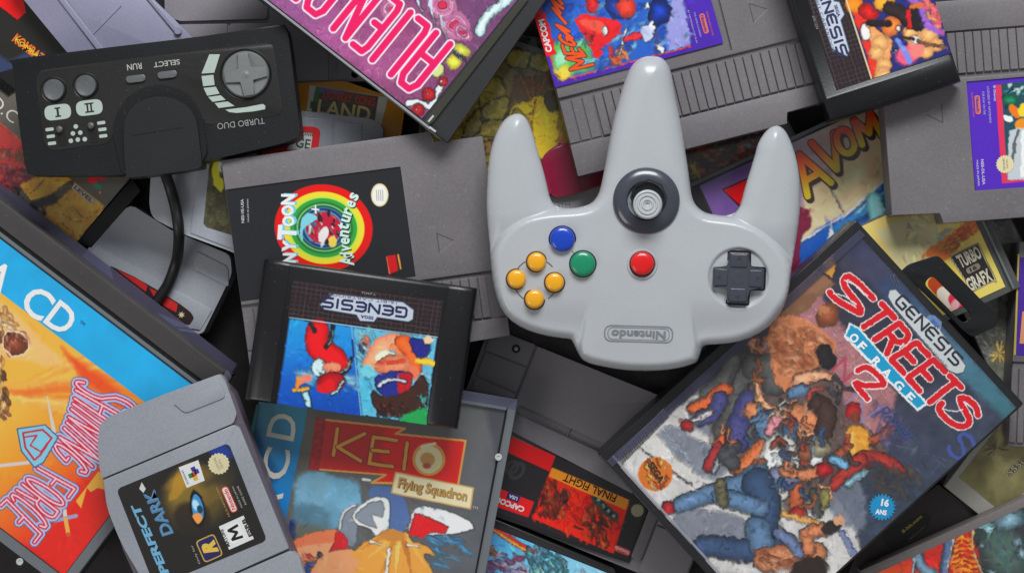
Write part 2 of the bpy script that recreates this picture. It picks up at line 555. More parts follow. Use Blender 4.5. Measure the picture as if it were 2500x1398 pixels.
        F = np.stack([a, a + nx + 1, a + nx + 2, a + 1], -1)
        if round_px:
            x = (I + 0.5) / nx; y = (J + 0.5) / ny
            Lx = nx * s.cell; Ly = ny * s.cell
            dx = np.maximum(round_px - np.minimum(x, 1 - x) * Lx, 0); dy = np.maximum(round_px - np.minimum(y, 1 - y) * Ly, 0)
            F = F[np.hypot(dx, dy) <= round_px]
        F = F.reshape(-1, 4)
        me = bpy.data.meshes.new(name)
        me.vertices.add(len(V)); me.vertices.foreach_set('co', V.ravel())
        me.loops.add(len(F) * 4); me.loops.foreach_set('vertex_index', F.ravel().astype(np.int32))
        me.polygons.add(len(F)); me.polygons.foreach_set('loop_start', np.arange(0, len(F) * 4, 4, dtype=np.int32))
        try: me.polygons.foreach_set('loop_total', np.full(len(F), 4, dtype=np.int32))
        except Exception: pass
        me.update(calc_edges=True)
        c = np.clip(s.C, 0, 255) / 255.0
        g = c.mean(-1, keepdims=True); c = np.clip(g + (c - g) * sat, 0.02, 1)      # printed inks are a little purer than they look
        c = np.clip(c * gain, 0, .96)
        c = np.where(c <= 0.04045, c / 12.92, ((c + 0.055) / 1.055) ** 2.4)
        at = me.color_attributes.new('Col', 'FLOAT_COLOR', 'POINT')
        at.data.foreach_set('color', np.concatenate([c, np.ones(c.shape[:2] + (1,))], -1).ravel())
        me.materials.append(mat or printed())
        o = bpy.data.objects.new(name, me); COL.objects.link(o); o.parent = parent
        return o

# ------------------------------------------------------------------ a stroke alphabet (unit box, y up)
def arc(cx, cy, rx, ry, a0, a1, n=10):
    return [(cx + rx * math.cos(math.radians(a0 + (a1 - a0) * k / n)), cy + ry * math.sin(math.radians(a0 + (a1 - a0) * k / n))) for k in range(n + 1)]
GL = {
 'A': [[(0, 0), (.5, 1), (1, 0)], [(.2, .36), (.8, .36)]],
 'C': [arc(.5, .5, .5, .5, 50, 310)], 'D': [[(0, 0), (0, 1), (.45, 1)] + arc(.45, .5, .55, .5, 90, -90) + [(0, 0)]],
 'E': [[(1, 1), (0, 1), (0, 0), (1, 0)], [(0, .5), (.8, .5)]], 'F': [[(1, 1), (0, 1), (0, 0)], [(0, .5), (.8, .5)]],
 'G': [arc(.5, .5, .5, .5, 50, 340) + [(1, .45), (.6, .45)]], 'H': [[(0, 0), (0, 1)], [(1, 0), (1, 1)], [(0, .5), (1, .5)]],
 'I': [[(.5, 0), (.5, 1)]], 'K': [[(0, 0), (0, 1)], [(1, 1), (0, .42), (1, 0)]], 'L': [[(0, 1), (0, 0), (1, 0)]],
 'M': [[(0, 0), (.1, 1), (.5, .3), (.9, 1), (1, 0)]], 'N': [[(0, 0), (0, 1), (1, 0), (1, 1)]],
 'O': [arc(.5, .5, .5, .5, 0, 360, 20)],
 'R': [[(0, 0), (0, 1), (.6, 1)] + arc(.6, .75, .38, .25, 90, -90, 6) + [(.1, .5)], [(.5, .5), (1, 0)]],
 'S': [arc(.5, .76, .5, .24, 30, 210, 8) + arc(.5, .24, .5, .26, 90 - 10, -150, 10)],
 'T': [[(0, 1), (1, 1)], [(.5, 1), (.5, 0)]], 'U': [[(0, 1), (0, .35)] + arc(.5, .35, .5, .35, 180, 360, 8) + [(1, 1)]],
 'V': [[(0, 1), (.5, 0), (1, 1)]], '2': [arc(.5, .72, .45, .28, 160, -30, 8) + [(0, 0), (1, 0)]],
 # squared display forms
 'a': [[(0, 0), (0, .8), (.25, 1), (.75, 1), (1, .8), (1, 0)], [(0, .45), (1, .45)]],
 'e': [[(1, .95), (.3, 1), (0, .8), (0, .2), (.3, 0), (1, .05)], [(0, .5), (.85, .5)]],
 'c': [[(1, .8), (.75, 1), (.25, 1), (0, .8), (0, .2), (.25, 0), (.75, 0), (1, .2)]],
 'g': [[(1, 1), (.15, 1), (0, .8), (0, .2), (.15, 0), (1, 0), (1, .5), (.5, .5)]],
 's': [[(1, 1), (.15, 1), (0, .85), (0, .6), (.15, .5), (.85, .5), (1, .4), (1, .15), (.85, 0), (0, 0)]],
 'n': [[(0, 0), (0, 1), (1, 0), (1, 1)]], 'i': [[(.5, 0), (.5, 1)]], 'l': [[(0, 1), (0, 0), (.9, 0)]],
}
def word_lines(word, mp, gap=0.25, widths=None, sk=0.0):
    """polylines of a word, mapped by mp(s, t): s along the word 0..1, t up 0..1"""
    ws = [(0.25 if ch in 'Ii' else 1.0) if not widths else widths[i] for i, ch in enumerate(word)]
    tot = sum(ws) + gap * (len(ws) - 1); x = 0; out = []
    for ch, wv in zip(word, ws):
        if ch != ' ':
            for ln in GL[ch]:
                q = []
                for (a, b), (c, d) in zip(ln[:-1], ln[1:]):
                    for k in range(3): q.append((a + (c - a) * k / 3, b + (d - b) * k / 3))
                q.append(ln[-1])
                out.append([mp((x + gx * wv + sk * gy) / tot, gy) for gx, gy in q])
        x += wv + gap
    return out
def boxmap(c, ang, w, h):
    a = math.radians(ang); ca, sa = math.cos(a), math.sin(a)
    def f(s, t):
        u = (s - 0.5) * w; v = -(t - 0.5) * h
        return (c[0] + u * ca - v * sa, c[1] + u * sa + v * ca)
    return f
def pathmap(bot, top):
    def pick(P, s):
        s = max(-0.2, min(1.2, s)) * (len(P) - 1); i = max(0, min(len(P) - 2, int(math.floor(s)))); t = s - i
        return (P[i][0] + (P[i + 1][0] - P[i][0]) * t, P[i][1] + (P[i + 1][1] - P[i][1]) * t)
    def f(s, t):
        a, b = pick(bot, s), pick(top, s)
        return (a[0] + (b[0] - a[0]) * t, a[1] + (b[1] - a[1]) * t)
    return f
def paint_word(cv, word, mp, w, col, out=None, ow=3, **k):
    L = word_lines(word, mp, **k)
    if out is not None:
        for l in L: cv.line(l, out, w + 2 * ow)
    for l in L: cv.line(l, col, w)
def word_mesh(name, parent, word, mp, w, rgb, z, dz=0.3, **k):
    P = []
    for l in word_lines(word, mp, **k): P += ribbon(l, w)
    return flat(name, parent, P, z, ink(rgb), dz)
# ------------------------------------------------------------------ materials
NES = plastic('warm_grey_plastic', (112, 107, 110), 0.46, 0.10, var=.13, dust=.16)
NESd = plastic('warm_grey_plastic_recess', (98, 93, 97), 0.55, 0.10)
SNES = plastic('mid_grey_plastic', (134, 129, 134), 0.5, 0.10)
G64 = plastic('cool_grey_plastic', (146, 149, 157), 0.40, 0.06, var=.11)
G64B = plastic('cool_grey_plastic_brightened', (168, 171, 178), 0.42, 0.06)  # same plastic as G64, colour lightened to offset shade deep in the pile
PAD = plastic('pale_grey_plastic', (177, 180, 183), 0.27, 0.02, var=.03, dust=.1)
BLK = plastic('black_plastic', (22, 22, 25), 0.33, 0.08)
BLK2 = plastic('matt_black_plastic', (21, 22, 24), 0.42, 0.15, spec=.4)
DKG = plastic('charcoal_plastic', (62, 60, 60), 0.5, 0.1)
SPN = plastic('dark_grey_tray', (70, 68, 69), 0.48, 0.06)
RUB = plastic('black_rubber', (22, 22, 23), 0.45, 0.1)
CLR = clear('clear_acrylic', fac=0.0, rough=0.05, tint=(255, 255, 255))
SMK = clear('smoky_acrylic', fac=0.22, body=(150, 150, 175), tint=(215, 215, 230))
EDGE = clear('milky_acrylic_edge', fac=0.45, body=(150, 155, 160), tint=(210, 215, 215), rough=0.15)
PRG = printed('glossy_print', 0.3, 0.35, 0.08)
PRM = printed('matt_print', 0.5, 0.05, 0.3)
WHT = (226, 226, 222)

# ------------------------------------------------------------------ the surface under the pile
bm = bmesh.new()
g = 40
vv = [[bm.verts.new((-1.2 + 2.4 * i / g, -1.2 + 2.4 * j / g, 0)) for j in range(g + 1)] for i in range(g + 1)]
for i in range(g):
    for j in range(g): bm.faces.new((vv[i][j], vv[i + 1][j], vv[i + 1][j + 1], vv[i][j + 1]))
me = bpy.data.meshes.new('tabletop'); bm.to_mesh(me); bm.free()
me.materials.append(plastic('dark_tabletop', (38, 32, 32), 0.6, 0.3, gs=120, var=0.25))
tb = bpy.data.objects.new('tabletop', me); COL.objects.link(tb); tb['kind'] = 'structure'

# ------------------------------------------------------------------ repeated builders
def flat_cart(label, o, ang, sc, z, th=16):
    """wide grey cartridge: label end at u = 0, ridged grip band at v = 358..470"""
    f = Fr(o, ang, sc); pl = PLN(z)
    t = thing('game_cartridge', label, 'game cartridge', f(320, 270), pl.z - th, 'wide warm grey game cartridges')
    out = f.P([(0, 0), (516, 0), (520, 28), (640, 28), (640, 520), (520, 520), (516, 548), (0, 548)])
    slab('shell', t, rnd(out, 5, 3), z, th - 1.4, NES, 0.5, dz=-1.4)
    top = f.P([(0, 0), (516, 0), (520, 28), (640, 28), (640, 356), (0, 356), (0, 347), (433, 347), (433, 73), (0, 73)])
    slab('front_plate', t, rnd(top, 3, 2), z, 1.6, NES, 0.35, 2, dz=0.12)
    bars = []
    x = 84
    while x < 596: bars.append((f.R(x, 367, x + 19.3, 468), 0.0, 1.4)); x += 21.6
    slab('grip_ridges', t, bars[0][0], z, 1.4, NES, 0.25, 1, extra=bars[1:] + [(f.R(0.5, 367, 26, 468), -0.75, .6), (f.R(28.5, 367, 52, 468), -0.75, .6), (f.R(54.5, 367, 79, 468), -0.75, .6)])
    slab('lower_lip', t, rnd(f.P([(0, 473), (640, 473), (640, 520), (520, 520), (516, 548), (0, 548)]), 3, 2), z, 1.6, NES, 0.35, 2, dz=0.1)
    a = [f(497, 248), f(497, 296), f(537, 272)]
    flat('arrow_mark', t, ribbon([a[2], a[1]], 1.6) , z, plastic('grey_arrow_lit_edge', (134, 128, 133), 0.5, 0), 0.16)  # lit edge of the engraved arrow, painted as a lighter grey
    flat('arrow_mark', t, ribbon([a[1], a[0], a[2]], 2.2), z, plastic('grey_arrow_shaded_edge', (70, 66, 69), 0.5, 0), 0.15)  # shaded edges of the engraved arrow, painted as a darker grey
    return t, f, pl

CF = Fr((646, 631), 7.9, 1.0)      # frame of the centre black cartridge
OCT = [CF.inv(*p) for p in [(781, 743), (815, 717), (984, 737), (1010, 756), (1008, 779), (997, 785), (921, 774), (913, 785), (879, 783), (870, 768), (792, 755)]]
def black_cart(label, o, ang, sc, z, th=16, w=524, h=347):
    f = Fr(o, ang, sc); pl = PLN(z)
    t = thing('game_cartridge', label, 'game cartridge', f(w / 2, h / 2), pl.z - th, 'glossy black game cartridges')
    prof = [(0, -9), (1, -5), (5, -2.6), (12, -1.5), (30, -0.7), (62, 0), (66, -0.5), (w - 72, -0.5), (w - 68, 0), (w - 34, -0.7), (w - 12, -1.5), (w - 5, -2.6), (w - 1, -5), (w, -9)]
    V, F = [], []
    rows = [(0, -4), (1.5, -1.2), (6, -.3), (12, 0), (h - 10, 0), (h - 4, -.4), (h, -2)]
    for v, dv in rows:
        tap = 22 * (v / h)          # the sides lean in towards one end
        for u, d in prof:
            uu = u + (8 - u / w * 16) * 0
            V.append(pl.w(*f(uu, v), d + dv))
    n = len(prof)
    for j in range(len(rows) - 1):
        for i in range(n - 1):
            a = j * n + i
            F.append((a, a + n, a + n + 1, a + 1))
    # skirt and bottom
    ring = [i for i in range(n)] + [j * n + n - 1 for j in range(1, len(rows))] + [(len(rows) - 1) * n + i for i in range(n - 2, -1, -1)] + [j * n for j in range(len(rows) - 2, 0, -1)]
    b = len(V)
    for i in ring: V.append((V[i][0], V[i][1], (pl.z - th) * 0.001))
    m = len(ring)
    for k in range(m): F.append((ring[k], ring[(k + 1) % m], b + (k + 1) % m, b + k))
    F.append(tuple(b + k for k in reversed(range(m))))
    o_ = mesh_obj('shell', V, F, BLK, t, True)
    try: o_.data.set_sharp_from_angle(angle=math.radians(35))
    except Exception: pass
    cv = Canvas(f.R(76, 41, 447, h), 1.9, (40, 30, 32))
    for k in range(0, 40):
        u = 76 + k * 12
        if u < 447: cv.line([f(u, 45), f(u, 133)], (74, 62, 64), 1.3, 1)
    for k in range(0, 8): cv.line([f(78, 47 + k * 11), f(446, 47 + k * 11)], (74, 62, 64), 1.3, 1)
    return t, f, pl, cv

def console_logo(parent, P, c, ang, w, h, z, dz, tag=None, tagh=9, sub=None):
    """silver eight-cornered plate with the word GENESIS"""
    flat('logo_plate', parent, [P], z, ink((196, 204, 216)), dz)
    flat('logo_plate_border', parent, sum([ribbon([P[i - 1], P[i]], 2.2) for i in range(len(P))], []), z, ink((96, 104, 128)), dz + 0.05)
    word_mesh('lettering', parent, 'gEnEsIs'.replace('E', 'e').replace('I', 'i'), boxmap(c, ang, w, h), 5.6, (38, 44, 86), z, dz + 0.1, gap=0.33)

def disc_case(label, name, quad, z, th=10, frame=SPN, cat='disc case', group='flat plastic disc cases'):
    cx = sum(p[0] for p in quad) / 4; cy = sum(p[1] for p in quad) / 4
    pl = PLN(z)
    t = thing(name, label, cat, (cx, cy), pl.z - th, group)
    slab('tray', t, rnd(quad, 4, 3), z, th - 1.3, frame, 0.4, 2, dz=-1.3)
    return t
# ================================================================== bottom layer
# black box with orange lettering, top left corner
t = thing('game_box', 'black box with a red corner and fiery orange lettering, in the top left corner', 'game box', (60, 60), 0)
q = [(-160, -60), (20, -190), (175, 132), (20, 240)]
fS = Fr((0, 0), 38)
qS = [(-120, -140), (-10, -75), (172, 130), (20, 235), (-160, 100)]
slab('box', t, qS, 20, 20, plastic('black_card', (24, 23, 22), 0.4, 0.05), 0.4)
cv = Canvas([(-30, -60), (60, -10), (166, 128), (-10, 180)], 2.2, (36, 34, 30))
cv.warp(2, 10)
cv.poly([(-30, -60), (50, -20), (64, 30), (42, 49), (-20, 0)], (222, 24, 22))
cv.poly([(-30, 110), (20, 150), (60, 130), (110, 128), (20, 200), (-40, 190)], (52, 62, 92), 10)
cv.warp(0)
cv.build('cover_print', t, 20, 0.1, PRG)
text('lettering', t, 'KOMBAT', (70, 118), 38, 88, 24, (236, 120, 24), 20, 0.3, bold=0.03)
text('lettering', t, 'KOMBAT', (71, 121), 38, 82, 10, (244, 206, 60), 20, 0.4, bold=0.01)

# lavender-grey smoky plastic tray, top left
t = thing('plastic_tray', 'lavender-grey plastic tray with raised ridges, beside the black box with the red corner', 'plastic tray', (260, 50), 12)
LAV = plastic('lavender_grey_plastic', (146, 144, 168), 0.3, 0.05, coat=0.3)
slab('tray', t, rnd([(20, -45), (330, -45), (470, 92), (455, 150), (190, 160)], 6, 3), 30, 9, LAV, 0.7)
slab('ridge', t, rnd([(112, -40), (128, -40), (262, 132), (246, 134)], 3, 2), 30, 1.2, LAV, 0.5, dz=1.1)
slab('ridge', t, rnd([(352, -10), (364, -10), (440, 78), (430, 84)], 3, 2), 30, 1.2, LAV, 0.5, dz=1.1)
slab('rib', t, rnd([(294, 12), (297, 14), (226, 86), (223, 84)], 1, 1), 30, .6, LAV, 0.1, 1, dz=0.5)
slab('corner_post', t, ellipse(434, 76, 9, 8), 30, 1.4, LAV, 0.5, dz=2.0)

# grey cartridge behind the pad, top
t = thing('game_cartridge', 'mid-grey stepped cartridge between the black pad and the magenta case', 'game cartridge', (660, 60), 0, 'wide mid-grey game cartridges')
slab('shell', t, rnd([(395, -150), (925, -170), (935, 196), (700, 206), (410, 210)], 8), 18, 18, SNES, 0.8)
slab('raised_face', t, rnd([(405, -140), (660, -146), (652, 46), (442, 52), (402, 40)], 5), 18, 2.4, SNES, 0.6, dz=2.2)
slab('side_panel', t, rnd([(562, 58), (800, 54), (802, 196), (560, 202)], 3, 2), 18, 1.1, SNES, 0.3, 2, dz=1.0)
slab('side_panel', t, rnd([(823, 40), (928, 40), (932, 190), (826, 194)], 3, 2), 18, 1.1, SNES, 0.3, 2, dz=1.0)
slab('side_panel', t, rnd([(420, 60), (555, 58), (553, 200), (425, 204)], 3, 2), 18, 1.1, SNES, 0.3, 2, dz=0.8)
lathe('screw', t, (866, 182), [(9, 1.1), (7, 1.6), (6, 1.0), (0, 1.0)], 18, plastic('dark_screw', (20, 20, 20), .4, 0))

# yellow small cartridge
t = thing('small_cartridge', 'small yellow cartridge with a jungle label', 'game cartridge', (845, 265), 0)
YEL = plastic('ochre_yellow_plastic', (206, 140, 30), 0.4, 0.05)
slab('shell', t, rnd([(702, 205), (842, 198), (990, 250), (968, 400), (695, 380)], 10), 19.5, 10, YEL, 1.0)
cv = Canvas([(756, 208), (948, 238), (930, 306), (748, 276)], 1.6, (186, 184, 170))
cv.poly([(771, 212), (924, 236), (914, 300), (760, 272)], (62, 58, 44), 1.5)
cv.poly([(771, 212), (840, 222), (838, 232), (772, 224)], (70, 92, 150), 4)
cv.daub([(762, 240), (924, 240), (914, 300), (760, 270)], [(40, 74, 40), (70, 84, 46), (44, 40, 34), (96, 92, 52)], 60, 7, seed=4)
cv.poly([(771, 212), (780, 214), (774, 250), (764, 248)], (40, 110, 56), 2)
cv.build('label', t, 19.5, 0.1, PRG)
text('lettering', t, 'DONKEY KONG', (853, 240), 9, 128, 22, (206, 62, 48), 19.5, 0.3, bold=0.03)
text('lettering', t, 'LAND', (840, 270), 9, 130, 36, (222, 204, 130), 19.5, 0.4, bold=0.02)

# light grey cartridge with red badge
t = thing('game_cartridge', 'pale grey cartridge with a red badge, below the small yellow cartridge', 'game cartridge', (800, 350), 0, 'rounded cool grey game cartridges')
slab('shell', t, rnd([(640, 268), (731, 270), (905, 290), (936, 308), (925, 470), (640, 470)], 8), 27, 27, G64, 1.2)
slab('side_panel', t, rnd([(640, 283), (812, 291), (808, 460), (640, 460)], 2, 2), 27, .6, G64, 0.25, 2, dz=.6)
slab('side_panel', t, rnd([(818, 295), (884, 303), (878, 450), (814, 460)], 2, 2), 27, .6, G64, 0.25, 2, dz=.6)
flat('badge', t, [rnd([(640, 308), (768, 309), (783, 318), (776, 372), (640, 380)], 8)], 27, ink((214, 26, 34)), 0.8)
flat('badge_panel', t, [rnd([(725, 322), (764, 325), (758, 366), (700, 366)], 3)], 27, ink((200, 206, 198)), 0.9)
text('lettering', t, 'GE', (740, 350), 8, 36, 24, (70, 84, 84), 27, 1.0, bold=0.02)
text('lettering', t, 'IIIIII', (752, 327), 8, 26, 9, (60, 60, 60), 27, 1.0, bold=0.02)

# illustrated case with castle stones
t = disc_case('case with olive stonework and a yellow shape on its cover, left of the purple-framed label', 'disc_case',
              [(1035, 60), (1480, 110), (1450, 560), (1010, 560)], 22, 10)
q = [(1045, 85), (1440, 140), (1400, 560), (1030, 550)]
cv = Canvas(q, 2.0, (104, 96, 62))
cv.lgrad((1250, 90), (1230, 480), [(84, 80, 62), (112, 104, 62), (160, 142, 52), (150, 128, 46)])
cv.warp(5, 24)
OL = (62, 56, 38)
for b in [[(1165, 190), (1228, 196), (1222, 262), (1180, 285)], [(1178, 258), (1240, 235), (1232, 292), (1182, 290)], [(1150, 340), (1180, 295), (1235, 298), (1228, 330), (1170, 334)],
          [(1180, 345), (1226, 350), (1216, 400), (1172, 392)], [(1140, 300), (1170, 260), (1172, 320), (1130, 338)], [(1190, 400), (1216, 410), (1210, 470), (1186, 470)], [(1240, 120), (1300, 130), (1290, 165), (1240, 160)], [(1300, 132), (1345, 140), (1340, 175), (1296, 168)]]:
    cv.poly(smooth(b, 3), (138, 128, 62), 3); cv.outline(smooth(b, 3), OL, 3)
cv.mottle(0.28, 14, 8)
cv.mottle(0, 7, 9, (182, 164, 70), 0.6, [(1130, 200), (1240, 180), (1220, 470), (1120, 460)], 0.6)
cv.poly(smooth([(1243, 260), (1250, 215), (1268, 180), (1300, 188), (1345, 180), (1350, 240), (1300, 250), (1262, 262), (1246, 290)], 4), (86, 70, 52), 3)
for a in [(1270, 184), (1300, 188), (1335, 186)]: cv.line([a, (1300, 250)], (142, 112, 60), 3)
cv.daub([(1262, 195), (1340, 195), (1330, 220), (1270, 225)], [(176, 92, 52), (150, 84, 50)], 30, 5, 80, seed=2)
cv.poly(smooth([(1258, 258), (1290, 248), (1300, 235), (1322, 232), (1338, 262), (1364, 282), (1358, 320), (1362, 345), (1322, 385), (1300, 330), (1292, 290), (1268, 272)], 4), (208, 170, 44), 2)
cv.line(smooth([(1305, 240), (1302, 275), (1296, 320)], 4, False), (128, 100, 36), 2.5)
cv.line(smooth([(1260, 262), (1280, 280), (1300, 276)], 4, False), (128, 100, 36), 2.5)
cv.line(smooth([(1243, 285), (1255, 262), (1285, 250)], 4, False), (176, 158, 60), 7)
cv.ell(1350, 245, 20, 28, 0, (70, 64, 46), 2); cv.ell(1350, 245, 21, 29, 0, (150, 140, 70), 1.5, ring=3)
cv.poly([(1318, 388), (1368, 350), (1440, 330), (1420, 560), (1300, 560)], (84, 58, 48), 2)
cv.line([(1318, 390), (1368, 348)], (170, 140, 90), 3)
cv.poly([(1366, 320), (1390, 360), (1385, 372), (1362, 340)], (150, 92, 60), 4)
cv.poly(rnd([(1188, 344), (1206, 344), (1202, 376), (1184, 374)], 7), (150, 112, 72), 2); cv.outline(rnd([(1188, 344), (1206, 344), (1202, 376), (1184, 374)], 7), OL, 2)
cv.warp(0)
cv.impasto([(1000, 60), (1450, 100), (1450, 560), (1000, 560)], 1200, 8, 3, amp=.3); cv.ragged(4, 9, ink=.7)
cv.build('cover_print', t, 22, -0.9, PRG, gain=1.25)
text('lettering', t, 'UM', (1122, 315), -62, 40, 16, (190, 160, 40), 22, -0.7, bold=0.02)
slab('lid', t, [(1035, 60), (1480, 110), (1450, 560), (1010, 560)], 22, 0.6, CLR, 0.2, 1, dz=0)
slab('lid_edge', t, [(1245, 94), (1345, 128), (1345, 140), (1240, 106)], 22, 0.5, EDGE, 0.1, 1, dz=0.6)

# dark red rounded plastic + white booklet between the prongs
t = thing('small_cartridge', 'crimson rounded plastic shell between the left and middle prongs of the controller', 'game cartridge', (1400, 420), 12)
RED = plastic('crimson_plastic', (150, 22, 62), 0.3, 0.03, coat=0.4)
slab('shell', t, smooth([(1322, 392), (1366, 352), (1440, 350), (1520, 380), (1500, 440), (1450, 458), (1400, 474), (1352, 480), (1338, 464)], 4), 26, 3.4, RED, 1.6, 4)
t = thing('booklet', 'pale grey booklet, a sliver between the crimson shell and the body of the controller', 'booklet', (1410, 500), 19)
slab('pages', t, [(1338, 478), (1480, 440), (1500, 540), (1360, 560)], 22.4, .35, ink((178, 180, 184), 0.6), 0)
text('lettering', t, 'ITM', (1378, 500), -4, 28, 7, (110, 112, 116), 22.4, 0.1)

# dark orange illustrated case under the grey cartridge
q = [(1640, 330), (1905, 255), (1990, 420), (1700, 520)]
t = disc_case('dark case with glowing orange artwork, a sliver between the middle and right controller prongs', 'disc_case', q, 11.5, 10)
cv = Canvas([(1645, 335), (1900, 265), (1980, 410), (1700, 505)], 2.0, (44, 34, 30))
cv.warp(6, 16)
cv.daub([(1660, 360), (1880, 300), (1920, 380), (1700, 470)], [(176, 78, 36), (120, 46, 30), (60, 40, 30), (196, 110, 50), (36, 30, 28)], 130, 12, -20, seed=6)
cv.daub([(1685, 395), (1705, 390), (1706, 430), (1690, 440)], [(190, 170, 70)], 14, 9, seed=2)
cv.daub([(1740, 330), (1860, 320), (1830, 350), (1750, 365)], [(70, 110, 60), (190, 40, 36), (180, 160, 120)], 20, 5, seed=9)
cv.impasto([(1600, 250), (2000, 250), (2000, 520), (1600, 520)], 500, 10, 3); cv.ragged(4, 10)
cv.build('cover_print', t, 11.5, -0.9, PRG, gain=1.5)
slab('lid', t, q, 11.5, 0.6, CLR, 0.2, 1)

# two rounded grey cartridges on the left
t = thing('game_cartridge', 'cool grey cartridge with a thin red label strip, crossed by the black cable', 'game cartridge', (380, 650), 0, 'rounded cool grey game cartridges')
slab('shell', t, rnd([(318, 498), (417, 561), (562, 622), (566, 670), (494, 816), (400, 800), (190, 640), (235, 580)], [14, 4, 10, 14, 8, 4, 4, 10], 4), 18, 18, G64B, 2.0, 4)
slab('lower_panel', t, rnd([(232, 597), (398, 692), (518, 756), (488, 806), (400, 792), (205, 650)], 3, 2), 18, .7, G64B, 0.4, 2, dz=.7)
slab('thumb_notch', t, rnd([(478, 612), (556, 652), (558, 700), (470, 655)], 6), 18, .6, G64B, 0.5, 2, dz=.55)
flat('label', t, [rnd([(268, 648), (330, 676), (400, 717), (440, 742), (466, 762), (474, 776), (462, 794), (380, 760), (280, 690)], 6)], 18, ink((44, 24, 24)), 0.85)
flat('label_strip', t, [[(285, 658), (340, 682), (360, 697), (356, 712)], [(365, 702), (400, 720), (434, 742), (430, 762), (380, 735)]], 18, ink((206, 34, 30)), 0.95)
flat('label_mark', t, [star(443, 768, 9, 4, 7)], 18, ink((220, 200, 160)), 0.95)

t = thing('game_cartridge', 'cool grey cartridge with an olive label, tucked under the left edge of the rainbow-disc cartridge', 'game cartridge', (470, 480), 18, 'rounded cool grey game cartridges')
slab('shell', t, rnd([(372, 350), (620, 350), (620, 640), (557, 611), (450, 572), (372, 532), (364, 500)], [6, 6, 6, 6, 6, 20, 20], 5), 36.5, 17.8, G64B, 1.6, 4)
slab('front_panel', t, rnd([(488, 370), (620, 370), (620, 622), (566, 606), (464, 568)], 3, 2), 36.5, .7, plastic('cool_grey_plastic_b', (158, 162, 170), .42, .08), 0.4, 2, dz=.7)  # panel grey also lightened against the shade down here
cv = Canvas([(512, 395), (640, 380), (650, 600), (496, 552)], 2, (82, 80, 58))
cv.warp(4, 14); cv.mottle(.35, 16, 4)
cv.daub([(512, 440), (560, 440), (560, 570), (500, 550)], [(66, 66, 50), (100, 96, 66), (84, 74, 52)], 40, 9, seed=3)
cv.poly(smooth([(522, 395), (534, 400), (536, 430), (546, 440), (541, 470), (524, 452), (518, 430)], 3), (206, 200, 44), 2)
cv.poly([(530, 395), (540, 395), (541, 420), (533, 415)], (205, 215, 200), 2)
cv.build('label', t, 36.5, .8, PRG, round_px=14)

# illustrated red and yellow case, far left
q = [(-90, 120), (322, 432), (184, 592), (-190, 330)]
t = disc_case('case with red smoke and cracked yellow ground, under the left end of the pad', 'disc_case', q, 20, 12, plastic('black_tray', (26, 26, 28), .4, .05))
slab('spine', t, [(322, 434), (344, 466), (222, 604), (186, 592)], 20, 12, plastic('black_spine', (15, 15, 17), .3, .03), 0.5, dz=-1.5)
cv = Canvas([(-80, 136), (318, 432), (182, 598), (-180, 325)], 1.9, (88, 82, 74))
cv.poly([(-100, 210), (60, 350), (10, 420), (-200, 400)], (160, 50, 50), 2)
cv.poly([(-60, 262), (60, 352), (70, 400), (20, 470), (-100, 400)], (170, 62, 58), 2)
cv.warp(5, 14)
cv.daub([(0, 370), (60, 372), (70, 430), (40, 450), (0, 420)], [(150, 96, 76), (130, 72, 66), (116, 96, 60)], 40, 10, seed=3)
cv.daub([(0, 405), (70, 400), (90, 430), (40, 465), (0, 450)], [(150, 52, 66), (120, 44, 58), (104, 40, 52), (176, 88, 84)], 60, 10, seed=5)
cv.poly([(45, 452), (80, 432), (140, 418), (170, 424), (260, 500), (190, 590), (120, 540)], (200, 150, 60), 2)
cv.mottle(.22, 22, 12, region=[(45, 452), (80, 432), (140, 418), (170, 424), (260, 500), (190, 590), (120, 540)])
for i, s_ in enumerate([[(70, 470), (95, 455), (110, 440)], [(115, 435), (140, 440), (150, 430)], [(150, 520), (170, 535), (200, 540)], [(130, 545), (160, 552), (180, 575)], [(185, 515), (205, 530), (225, 528)]]): cv.line(smooth(s_, 4, False), (132, 92, 40), 1.6)
cv.line([(172, 450), (140, 475), (95, 496)], (84, 76, 60), 17, 2); cv.line([(130, 484), (85, 500)], (36, 30, 28), 22, 5)
cv.line(smooth([(30, 460), (42, 462), (45, 472)], 3, False), (24, 20, 22), 7, 2)
cv.line(smooth([(96, 500), (104, 506), (108, 520)], 3, False), (24, 20, 22), 5, 2)
cv.impasto([(-60, 300), (80, 300), (280, 480), (200, 600), (-60, 500)], 700, 8, 3, amp=.3); cv.ragged(3, 8)
cv.warp(0)
cv.poly([(-50, 236), (0, 285), (62, 352), (330, 560), (400, 430), (170, 330), (60, 250), (-20, 180)], (88, 83, 74), 2)
cv.poly([(62, 352), (170, 424), (262, 500), (330, 440), (170, 330)], (88, 83, 74), 2)
cv.line([(0, 300), (62, 352)], (150, 110, 84), 1.5)
cv.ell(226, 440, 12, 9, 30, (200, 44, 44), 3); cv.ell(247, 432, 12, 8, 0, (190, 40, 60), 3); cv.ell(238, 455, 12, 6, 25, (44, 120, 92), 3); cv.ell(244, 470, 3, 3, 0, (190, 130, 100), 1.5)
cv.build('cover_print', t, 20, -0.9, PRG, gain=1.2)
flat('sign', t, [rect(204, 474, 66, 14, 40)], 20, ink((196, 190, 180)), -0.7)
text('lettering', t, 'LEVEL', (204, 474), 40, 56, 9, (60, 56, 50), 20, -0.6, bold=.02)
text('lettering', t, 'D.C', (12, 268), 40, 74, 30, (214, 214, 208), 20, -0.6)
slab('lid', t, q, 20, 0.6, CLR, 0.2, 1)

